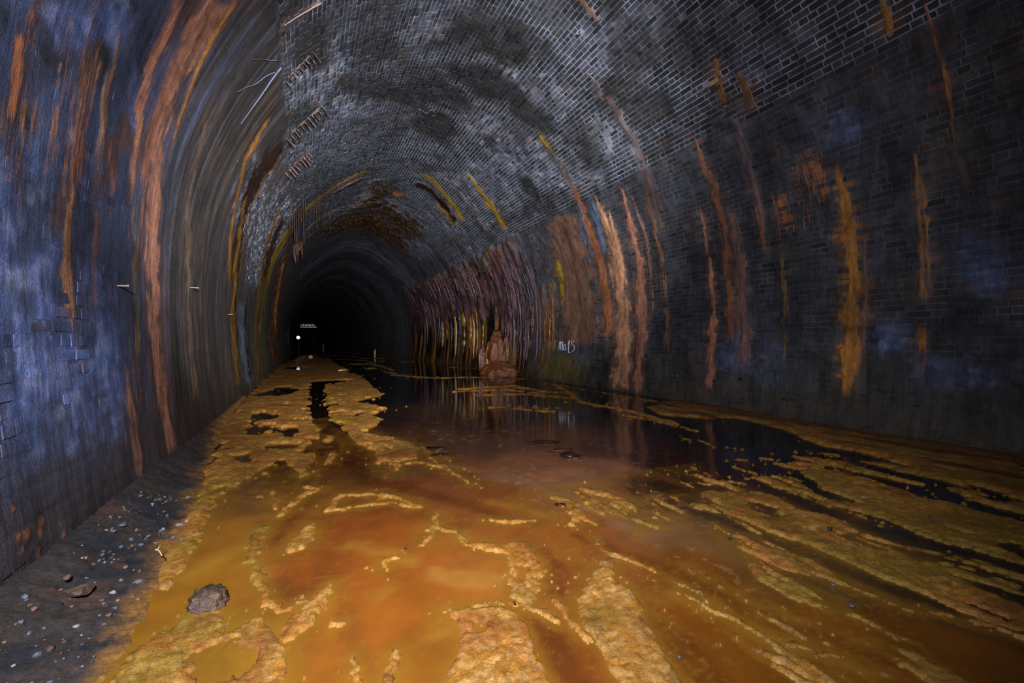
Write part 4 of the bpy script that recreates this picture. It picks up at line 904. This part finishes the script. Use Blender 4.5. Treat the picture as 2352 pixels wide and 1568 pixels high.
# (the Empty's matrix must be known before children are placed)
_old_empty = empty
def empty(name, loc=(0, 0, 0)):
    o = _old_empty(name, loc); bpy.context.view_layer.update(); return o
LEDGES = [
 ('drip_ledge', 'topmost dark toothed ledge where the left wall meets the brick vault', (650, 190), (722, 112), 3.5, 9, 20, .15, 1),
 ('drip_ledge', 'middle toothed ledge on the left haunch, with orange mud between its teeth', (652, 318), (742, 238), 4.5, 11, 22, .15, 2),
 ('drip_ledge', 'lowest short toothed ledge on the left haunch, wet and dark red', (652, 398), (712, 346), 4, 9, 16, .2, 3, M_WET),
]
for a in LEDGES: ledge(*a)
ledge('drip_curtain', 'long black drips hanging from the yellow-edged run low on the left of the arch', (662, 498), (702, 452), 2.2, 8, 75, .97, 5, M_STAL)['category'] = 'stalactites'
ledge('drip_curtain', 'short black drips hanging left of the crown beside a pale mineral line', (722, 474), (745, 466), 2, 4, 46, .97, 6, M_STAL)['category'] = 'stalactites'
ledge('drip_curtain', 'small black drips hanging under the yellow crust near the crown', (752, 490), (808, 474), 1.5, 6, 16, .97, 7, M_STAL)['category'] = 'stalactites'
ledge('drip_curtain', 'black drips hanging from the crust deepest in the lit arch', (705, 525), (760, 508), 2, 6, 22, .97, 8, M_STAL)['category'] = 'stalactites'
ledge('drip_curtain', 'red-brown hanging fringe at the left edge of the dark tunnel mouth', (672, 562), (694, 548), 4, 9, 34, .95, 9, M_WET)['category'] = 'stalactites'

# --- pale roots on the left haunch and crown
def wall_tube(name, label, cat, pts, px, mat, off=.03, seed=0):
    c = catmull(pts, 6); P = [wp(u, v, off) for u, v in c]; n = len(P)
    r = [px * dist_px(p) * (1 - .65 * i / n) for i, p in enumerate(P)]
    V, Q = tube(P, r, 6, True, seed, .25); o = obj_py(name, V, Q, mat, None, tuple(P[0])); return tag(o, label, cat)
wall_tube('root', 'longest pale root line running down the dark left haunch', 'root', [(640, 150), (622, 172), (600, 205), (575, 240), (546, 280)], 1.8, M_CALC, .04)
wall_tube('root', 'thinner pale root forking left from the long one on the left haunch', 'root', [(628, 160), (604, 170), (580, 188), (556, 196), (538, 206)], 1.5, M_CALC, .04)
wall_tube('root', 'short level pale root above the fork on the left haunch', 'root', [(632, 134), (612, 133), (592, 130), (576, 131)], 1.4, M_CALC, .04)
wall_tube('root', 'curly white root beside the dark wet hollow in the vault', 'root', [(960, 246), (970, 250), (980, 256), (988, 249), (998, 252), (1000, 260), (990, 262)], 1.3, M_CALC, .05)
wall_tube('root', 'brown root creeping along the ceiling at the top left of the vault', 'root', [(734, 2), (705, 18), (672, 38), (648, 54)], 2.2, M_IRON, .03)
# --- iron pegs in the left wall
for (u, v, L, lb) in ((262, 656, 22, 'iron peg in the left wall nearest the lens, in the rust streaks'), (432, 660, 17, 'iron peg in the left wall, second along, on the brown streak'), (521, 722, 9, 'smallest and farthest iron peg low on the left wall')):
    p = wp(u, v, 0); k = dist_px(p); nn = wn_(u, v); e = empty('wall_peg', tuple(p)); tag(e, lb, 'peg')
    d = nn + np.array([0, -.15, .02]); d /= np.linalg.norm(d); ln = L * k * 1.15
    V, Q = tube([p - d * .03, p + d * ln * .4, p + d * ln * .8, p + d * ln], [.007, .006, .006, .0045], 8, True, 3, .1)
    obj_py('shank', V, Q, M_IRON, e).matrix_parent_inverse = e.matrix_world.inverted()
    V, Q = tube([p + d * ln, p + d * (ln + .012)], [.009, .008], 8, True, 4)
    obj_py('peg_head', V, Q, M_IRON, e).matrix_parent_inverse = e.matrix_world.inverted()
# --- fixing on the right of the vault
p = wp(1642, 186, .03); nn = wn_(1642, 186); tg = np.array([0, 1, 0]); bt = np.cross(nn, tg); Rm = np.stack([tg, bt, nn], 1)
e = empty('timber_bracket', tuple(p)); tag(e, 'small timber block fixed in the rust patch high on the right of the vault', 'bracket')
V, Q = box(p, .16, .07, .06, Rm); obj_py('block', V, Q, M_WOOD, e, None, False).matrix_parent_inverse = e.matrix_world.inverted()
V, Q = box(p - bt * .0 + tg * .02 + bt * .10, .14, .05, .05, Rm); obj_py('lower_block', V, Q, M_DKST, e, None, False).matrix_parent_inverse = e.matrix_world.inverted()
p = wp(1669, 243, .02); V, Q = pebble(p, .045, 5); tag(obj_py('ochre_lump', V, Q, M_OCH2, None, tuple(p)), 'small bright ochre lump stuck on the vault under the timber block', 'mineral lump')
# --- chalk writing on the right wall
def g(x, y): return (1240 + x / 6.03, 740 + y / 6.03)
e = empty('graffiti', tuple(wp(1300, 800, .03))); tag(e, 'white handwritten graffiti reading mo 15 low on the right wall', 'graffiti')
LET = [[(277, 378), (279, 330), (284, 285), (293, 264), (301, 290), (302, 340), (302, 384)], [(303, 300), (311, 276), (320, 266), (328, 290), (330, 340), (330, 392)],
       [(357 + 15 * math.sin(a), 345 - 42 * math.cos(a)) for a in np.linspace(0, 6.3, 13)], [(398, 312), (412, 278), (424, 244), (418, 290), (411, 340), (406, 425)],
       [(482, 260), (462, 276), (444, 296), (462, 306), (480, 318), (492, 350), (484, 384), (462, 408), (434, 418), (406, 424)], [(440, 256), (448, 260), (444, 263)]]
for L in LET:
    c = catmull([g(*q) for q in L], 4); P = [wp(u, v, .031) for u, v in c]; k = dist_px(P[0])
    V, Q = tube(P, [.72 * k] * len(P), 6, True, 2, .15)
    obj_py('pen_stroke', V, Q, M_CHALK, e).matrix_parent_inverse = e.matrix_world.inverted()

# --- flowstone mound at the foot of the right wall
def blob(c, rx, ry, rz, seed, base=ICO4, amp=.12, fx=2.2, vert=.35, zmin=-.03):
    V, Q = base; n = V.copy()
    d = 1 + amp * fbm(n[:, 0] * fx + n[:, 1] * 1.3 * fx + seed, n[:, 2] * fx * vert + n[:, 1] * .7 + seed, 4, seed) + amp * .5 * fbm(np.arctan2(n[:, 1], n[:, 0]) * 4, n[:, 2] * .8, 3, seed + 4)
    W = n * d[:, None] * np.array([rx, ry, rz]) + np.array(c); W[:, 2] = np.maximum(W[:, 2], zmin); return list(W), Q
def ground(u, v, z=0): a, b = fpix(u, v, z); return np.array([float(a), float(b), z])
b0 = ground(1140, 862); b0[0] = min(b0[0], 6.25); k = dist_px(b0)
e = empty('flowstone_mound', tuple(b0)); tag(e, 'orange flowstone mound swelling out of the water at the foot of the wet right wall', 'rock formation')
def put(name, V, Q, mat): o = obj_py(name, V, Q, mat, e); o.matrix_parent_inverse = e.matrix_world.inverted(); return o
rt = np.array([CT, -ST, 0]); fw = np.array([ST, CT, 0])
V, Q = blob(b0 + rt * 12 * k + fw * .35, 46 * k, 46 * k, 30 * k, 3, amp=.42); put('dome', V, Q, M_OCH)
V, Q = blob(b0 + rt * -2 * k + np.array([0, 0, 50 * k]) + fw * .7, 20 * k, 24 * k, 52 * k, 8, amp=.5, zmin=.0); put('spire', V, Q, M_OCH)
V, Q = blob(b0 + rt * -36 * k + np.array([0, 0, 32 * k]) + fw * .7, 8 * k, 10 * k, 34 * k, 12, ICO4, .4, zmin=.0); put('drapery', V, Q, M_PINK)
V, Q = blob(b0 + rt * 22 * k + np.array([0, 0, 56 * k]) + fw * .75, 7 * k, 9 * k, 36 * k, 15, ICO4, .4, zmin=.0); put('drapery', V, Q, M_PINK)
V, Q = blob(b0 + rt * -20 * k + np.array([0, 0, 30 * k]) + fw * .8, 9 * k, 9 * k, 42 * k, 19, ICO4, .4, zmin=.0); put('drapery', V, Q, M_OCH2)
# --- wet ribs and drapery columns hanging on the right wall
def curtain(name, label, u0, u1, n, v0, v1, wpx, mats, seed, depth=.05):
    rs = np.random.RandomState(seed); e = empty(name, tuple(wp((u0 + u1) / 2, (v0 + v1) / 2, .02))); tag(e, label, 'flowstone')
    for i in range(n):
        u = u0 + (u1 - u0) * (i + .5 + .7 * (rs.rand() - .5)) / n; a = v0 + rs.rand() * (v1 - v0) * .45 - 20; b = v1 - rs.rand() ** 2 * (v1 - v0) * .4 + 10
        s, t = wpix(u, b); s = float(s); _, ta = wpix(u, a); ta = float(ta); tb = float(t); ta = max(ta, TR + .02)
        m = 16; ts = np.linspace(ta, tb, m); P = P3(np.full(m, s) + np.cumsum(rs.randn(m)) * .018, ts, depth * (.55 + .5 * rs.rand()) + np.cumsum(rs.randn(m)) * depth * .08)
        k = dist_px(P[m // 2]); w0 = wpx * k * (.5 + rs.rand())
        sh = np.sin(np.linspace(.12, 3.0, m)) ** .8 * (1 + .3 * rs.randn(m)); r = np.clip(w0 * sh, .006, .3)
        V, Q = tube(P, r, 7, True, seed * 50 + i, .12)
        o = obj_py('rib', V, Q, mats[rs.randint(len(mats))], e); o.matrix_parent_inverse = e.matrix_world.inverted()
M_BLK = plain('black_wet_flow', (.006, .005, .007), (.022, .016, .020), .12, 40, .012)
M_PUR = plain('purple_wet_flow', (.10, .055, .062), (.03, .018, .024), .2, 30, .018)
M_YEL = plain('yellow_flow', (.24, .115, .010), (.10, .045, .006), .4, 10, .01)
curtain('wet_curtain', 'black glistening curtain of ribs right of the orange flowstone mound', 1162, 1242, 34, 620, 850, 2.2, [M_BLK, M_BLK, M_BLK, M_WET, M_PUR], 21, .09)
curtain('wet_curtain', 'broad purple-brown wet curtain draped over the right wall below the vault edge', 975, 1245, 56, 575, 690, 1.7, [M_PUR, M_PUR, M_WET, M_BLK], 22, .10)
curtain('wet_curtain', 'yellow and orange flow columns left of the flowstone mound on the right wall', 1012, 1112, 10, 700, 815, 4.6, [M_YEL, M_YEL, M_OCH2, M_YEL, M_BLK], 23, .045)
curtain('wet_curtain', 'thin pale purple ribs at the dark far end of the wet right wall', 962, 1012, 12, 620, 790, 1.4, [M_PUR, M_BLK, M_PUR], 24, .08)
curtain('wet_curtain', 'broken yellow smears on brown wall just left of the graffiti', 1246, 1272, 7, 690, 800, 2.6, [M_YEL, M_OCH], 25, .015)

# --- posts, ball and scraps standing in the water
def stake(u, vt, vb, px, lb, seed):
    p = ground(u, vb); k = dist_px(p); Lh = (vb - vt) * k; e = empty('stake', tuple(p)); tag(e, lb, 'stake')
    V, Q = tube([p + np.array([0, 0, -.05]), p + np.array([.0, 0, Lh * .5]), p + np.array([.01, 0, Lh * .85]), p + np.array([.01, 0, Lh])], [px * k, px * k * 1.05, px * k * .9, px * k * .4], 8, True, seed, .1)
    obj_py('post', V, Q, M_STK, e).matrix_parent_inverse = e.matrix_world.inverted()
stake(861, 802, 816, 2.0, 'thicker wooden stake upright in the dark water mid-tunnel', 1)
stake(742.5, 791, 800, 1.3, 'thin pale stake farthest down the flooded tunnel', 2)
p = ground(713.5, 824); k = dist_px(p); V, Q = blob(p + np.array([0, 0, 4.2 * k]), 5 * k, 5 * k, 5 * k, 2, ICO3, .04, zmin=-1)
tag(obj_py('ball', V, Q, plain('faded_pink_ball', (.55, .26, .17), (.62, .34, .24), .6, 10), None, tuple(p)), 'faded pink ball lying on mud far down the tunnel', 'ball')
def scrap(name, lb, cat, u, v, lpx, wpx_, mat, ang, thick=.006, seed=1, z=.004):
    p = ground(u, v, z); k = dist_px(p); rs = np.random.RandomState(seed); n = 12; V = []; Q = []
    asp = (v - 784) / F; a = math.radians(ang); ca, sa = math.cos(a), math.sin(a)
    for lay in (0, 1):
        for i in range(n):
            q = 2 * math.pi * i / n; r = 1 + .22 * rs.randn(); x = math.cos(q) * lpx / 2 * r; y = math.sin(q) * wpx_ / 2 * r / max(asp, .05)
            X = x * ca - y * sa; Y = x * sa + y * ca
            V.append(p + rt * X * k + fw * Y * k + np.array([0, 0, lay * thick * (1 + .3 * rs.rand())]))
    V.append(p + np.array([0, 0, thick * 1.6]))
    for i in range(n): j = (i + 1) % n; Q.append((i, j, n + j, n + i)); Q.append((n + i, n + j, 2 * n, 2 * n))
    Q.append(tuple(range(n - 1, -1, -1)))
    tag(obj_py(name, V, Q, mat, None, tuple(p)), lb, cat)
scrap('wood_scrap', 'pale wood scrap at the tip of the mud tongue by the black channel', 'wood', 786, 852, 13, 3, M_STK, 0, .05)
scrap('dead_leaf', 'dark leaf floating left of centre in brown water, farther of two', 'leaf', 1003, 1029, 42, 7, M_LEAF, 0, .004, 2)
scrap('dead_leaf', 'dark leaf floating left of centre in brown water, nearer of two', 'leaf', 1010, 1043, 34, 6, M_LEAF, 10, .004, 3)
scrap('dead_leaf', 'long dark leaf afloat mid-channel, left of the square board', 'leaf', 1252, 1014, 60, 7, M_LEAF, -8, .004, 4)
scrap('sunken_board', 'dark squarish board scrap afloat in the middle of the water', 'board', 1308, 1046, 42, 11, M_LEAF, 20, .010, 5)
scrap('sunken_board', 'brown board scrap just behind the darker one mid-water', 'board', 1290, 1034, 48, 6, M_WET, 10, .008, 6)
scrap('dead_leaf', 'small dark leaf on orange water below the pink scum', 'leaf', 1290, 1159, 30, 6, M_LEAF, 0, .006, 7)
def stone(name, lb, u, v, px, mat, seed, z=.0, group=None, flat=.6):
    p = ground(u, v, z)
    if z == .075:
        p = ground(u, v, float(bank_h(p[:1], p[1:2], bank_x1(p[1:2]))[0]) - .002)
    k = dist_px(p); V, Q = pebble(p + np.array([0, 0, px * k * .25]), px * k / 2, seed, ICO2, flat)
    o = obj_py(name, V, Q, mat, None, tuple(p), False); tag(o, lb, 'stone', group); return o
stone('pebble', 'dark angular stone alone on the pale silt right of centre', 1676, 1240, 13, M_DKST, 31)
stone('pebble', 'black pebble lying in the orange pool, left of the bottom centre', 932, 1260, 8, M_DKST, 32, .005)
stone('pebble', 'black pebble on the mud rim above the brown channel', 1182, 1386, 9, M_DKST, 33, .03)
stone('pebble', 'white pebble in brown water near the bottom edge', 1561, 1511, 11, M_CALC, 34)
stone('pebble', 'grey pebble on the right-hand mud, farther of a pair', 1914, 1346, 12, M_BLUE, 35, .005)
stone('pebble', 'grey pebble on the right-hand mud, nearer of a pair', 1957, 1395, 13, M_BLUE, 36, .005)
stone('pebble', 'dark upright pebble standing on the mud far right', 2137, 1192, 10, M_DKST, 37, .02, None, 1.2)
stone('pebble', 'pale flat pebble on a yellow ridge at right', 1987, 1146, 16, M_PALE, 38, .02, None, .35)
stone('pebble', 'tiny white pebble in the dark water right of centre', 1430, 1051, 5, M_CALC, 39)
stone('pebble', 'dark bluish pebble on the yellow ridge right of centre', 1905, 1217, 14, M_DKST, 40, .02)
# --- stones on the gravel bank
ZB = .095
BANK = [(412, 1209, 19, M_PALE, 'largest pale angular stone on the left bank'), (428, 1201, 14, M_PALE, 'flat pale stone just right of the largest on the left bank'), (440, 1193, 11, M_PALE, 'smallest of the pale stones by the orange mud edge'),
 (341, 1234, 15, M_TAN, 'tan stone in the middle of the left bank'), (322, 1256, 16, M_BLUE, 'blue-grey stone below the tan one on the left bank'), (398, 1237, 13, M_BLUE, 'blue-grey stone half covered by orange mud'),
 (417, 1240, 20, M_RED, 'reddish stone at the edge of the orange mud'), (374, 1219, 14, M_PALE, 'thin pale stone left of the largest one on the bank'), (282, 1209, 18, M_BLUE, 'bluish stone at the wall foot, top of the left bank'), (262, 1222, 12, M_BLUE, 'small bluish stone at the wall foot beside the bigger one'),
 (197, 1332, 14, M_BLUE, 'blue stone low on the left bank, above the brown slab'), (255, 1284, 13, M_BLUE, 'grey chip by itself on brown earth'), (316, 1340, 22, M_BLUE, 'grey broken stone on bare earth in the lower left bank'), (155, 1330, 22, M_RED, 'reddish stone against the wall low on the left bank')]
for i, (u, v, px, mt, lb) in enumerate(BANK): stone('stone', lb, u, v, px, mt, 60 + i, .075)
V, Q = pebble(ground(180, 1356, .09), .06, 90, ICO3, .42, .3); tag(obj_py('slab_stone', V, Q, M_BRST, None, None, False), 'flat brown slab of rock at the lower left', 'rock')
bp_ = ground(478, 1385, .0); V, Q = blob(bp_ + np.array([0, 0, .01]), .075, .10, .055, 5, ICO4, .3, 3, .8, -.02); tag(obj_py('mud_boulder', V, Q, M_BRST), 'grey-brown boulder half sunk in ochre mud at lower left', 'rock')
rs = np.random.RandomState(5); cnt = 0
mats = [M_BLUE, M_BLUE, M_DKST, M_DKST, M_PALE, M_BRST, M_RED, M_TAN, M_BRST, M_BLUE]
while cnt < 290:
    sy = .95 + rs.rand() ** 1.3 * 3.2; xe = float(bank_edge(np.array([sy]))[()] if np.ndim(bank_edge(sy)) == 0 else bank_edge(np.array([sy]))[0])
    q = rs.rand(); x = -1.08 + (xe - .06 + 1.08) * q
    if fbm(np.array([x * 4.0]), np.array([sy * 3.0]), 3, 9)[0] < -.05 and rs.rand() < .75: continue
    size = .006 + .013 * rs.rand() ** 2.2; zb = float(bank_h(np.array([x]), np.array([sy]), bank_x1(np.array([sy])))[0]) + size * .25
    V, Q = pebble((x, sy, zb), size, cnt + 200, ICO1, .65, .2); mt = mats[rs.randint(len(mats))]; o = obj_py('gravel_stone', V, Q, mt, None, (x, sy, zb), False)
    nm = {M_BLUE: 'blue-grey', M_DKST: 'nearly black', M_PALE: 'whitish', M_BRST: 'brown', M_RED: 'reddish', M_TAN: 'tan'}[mt]
    zq = x * ST + sy * CT; pl = 'below the brown slab' if zq < 2.0 else 'between the brown slab and the twig' if zq < 2.5 else 'beyond the twig'
    tag(o, 'small %s gravel chip on the left bank, %s' % (nm, pl), 'stone', nm + ' gravel chips ' + pl); cnt += 1
# --- twig on the bank
p0 = ground(372, 1276, .10); p1 = ground(362, 1262, .115); p2 = ground(366, 1254, .125); p3 = ground(372, 1248, .125)
e = empty('twig', tuple(p0)); tag(e, 'forked pale twig on the gravel bank beside the orange mud', 'twig')
def put(name, V, Q, mat): o = obj_py(name, V, Q, mat, e); o.matrix_parent_inverse = e.matrix_world.inverted(); return o
V, Q = tube([p0, (p0 + p1) / 2 + [0, 0, .006], p1, ground(357, 1262, .12)], [.0022, .0030, .0034, .0036], 6); put('stem', V, Q, M_STK)
V, Q = tube([p1, p2, p3], [.0026, .0018, .0012], 6); put('side_twig', V, Q, M_STK)
# --- lamp far inside
lp = np.array([0, 0, H]) + np.array(cdir(685, 775)) * 41; lx = np.array([lp[0], lp[1], lp[2]])
e = empty('work_lamp', (lx[0], lx[1], 0)); tag(e, 'small round white lamp glowing far down the tunnel', 'lamp')
def put(name, V, Q, mat): o = obj_py(name, V, Q, mat, e); o.matrix_parent_inverse = e.matrix_world.inverted(); return o
V, Q = tube([(lx[0], lx[1] + .1, -.05), (lx[0], lx[1] + .1, lx[2] * .5), (lx[0], lx[1] + .1, lx[2] - .1)], [.02, .018, .016], 8); put('pole', V, Q, M_DKST)
V, Q = tube([lx + [0, .02, 0], lx + [0, .10, 0], lx + [0, .18, 0]], [.17, .16, .08], 16); put('housing', V, Q, M_DKST)
V, Q = tube([lx + [0, .03, 0], lx + [0, -.02, 0], lx + [0, -.05, 0]], [.15, .14, .08], 16); put('lens', V, Q, emis('lamp_glow', (.95, .97, 1), 2.5))
# --- closed far end of the tunnel with a barred daylight slot
DS = 150.0; dx = float(bend(DS))
def at_far(u, v): d = cdir(u, v); q = DS / d[1]; return np.array([d[0] * q, DS, H + d[2] * q])
a = at_far(690, 744); b = at_far(728, 752.5)
def quad(x0, x1, z0, z1, y): return [(x0, y, z0), (x1, y, z0), (x1, y, z1), (x0, y, z1)]
V = []; Q = []
for (x0, x1, z0, z1) in ((dx - 1.4, a[0], -.1, 7.2), (b[0], dx + 7.2, -.1, 7.2), (a[0], b[0], -.1, b[2]), (a[0], b[0], a[2], 7.2)):
    v_, q_ = box(((x0 + x1) / 2, DS + .2, (z0 + z1) / 2), x1 - x0, .4, z1 - z0, None, .01); V, Q = merge((V, Q), (v_, q_))
wf = obj_py('wall_far', V, Q, plain('far_bulkhead', (.02, .02, .022), (.04, .04, .045), .8, 2)); wf['kind'] = 'structure'
e = empty('window_1', (a[0], DS + .45, b[2])); e['kind'] = 'structure'
def put(name, V, Q, mat): o = obj_py(name, V, Q, mat, e); o.matrix_parent_inverse = e.matrix_world.inverted(); return o
V, Q = box(((a[0] + b[0]) / 2, DS + .5, (a[2] + b[2]) / 2), b[0] - a[0] + .4, .05, a[2] - b[2] + .4); put('pane', V, Q, emis('dusk_daylight', (.55, .68, .75), .22))
zz_ = b[2] + (a[2] - b[2]) * .28; V, Q = box(((a[0] + b[0]) / 2, DS + .1, zz_), b[0] - a[0], .1, (a[2] - b[2]) * .16); put('crossbar', V, Q, M_DKST)
rs = np.random.RandomState(4); nb = 13
for i in range(nb):
    x = a[0] + (b[0] - a[0]) * (i + .5) / nb; wv = (b[0] - a[0]) / nb * (.35 + .35 * rs.rand()); z0 = b[2] + (a[2] - b[2]) * .36
    lean = rs.randn() * .12; V, Q = tube([(x, DS + .1, z0), (x + lean, DS + .1, (z0 + a[2]) / 2), (x + lean * 2, DS + .1, a[2])], [wv / 2] * 3, 4); put('bar', V, Q, M_DKST)
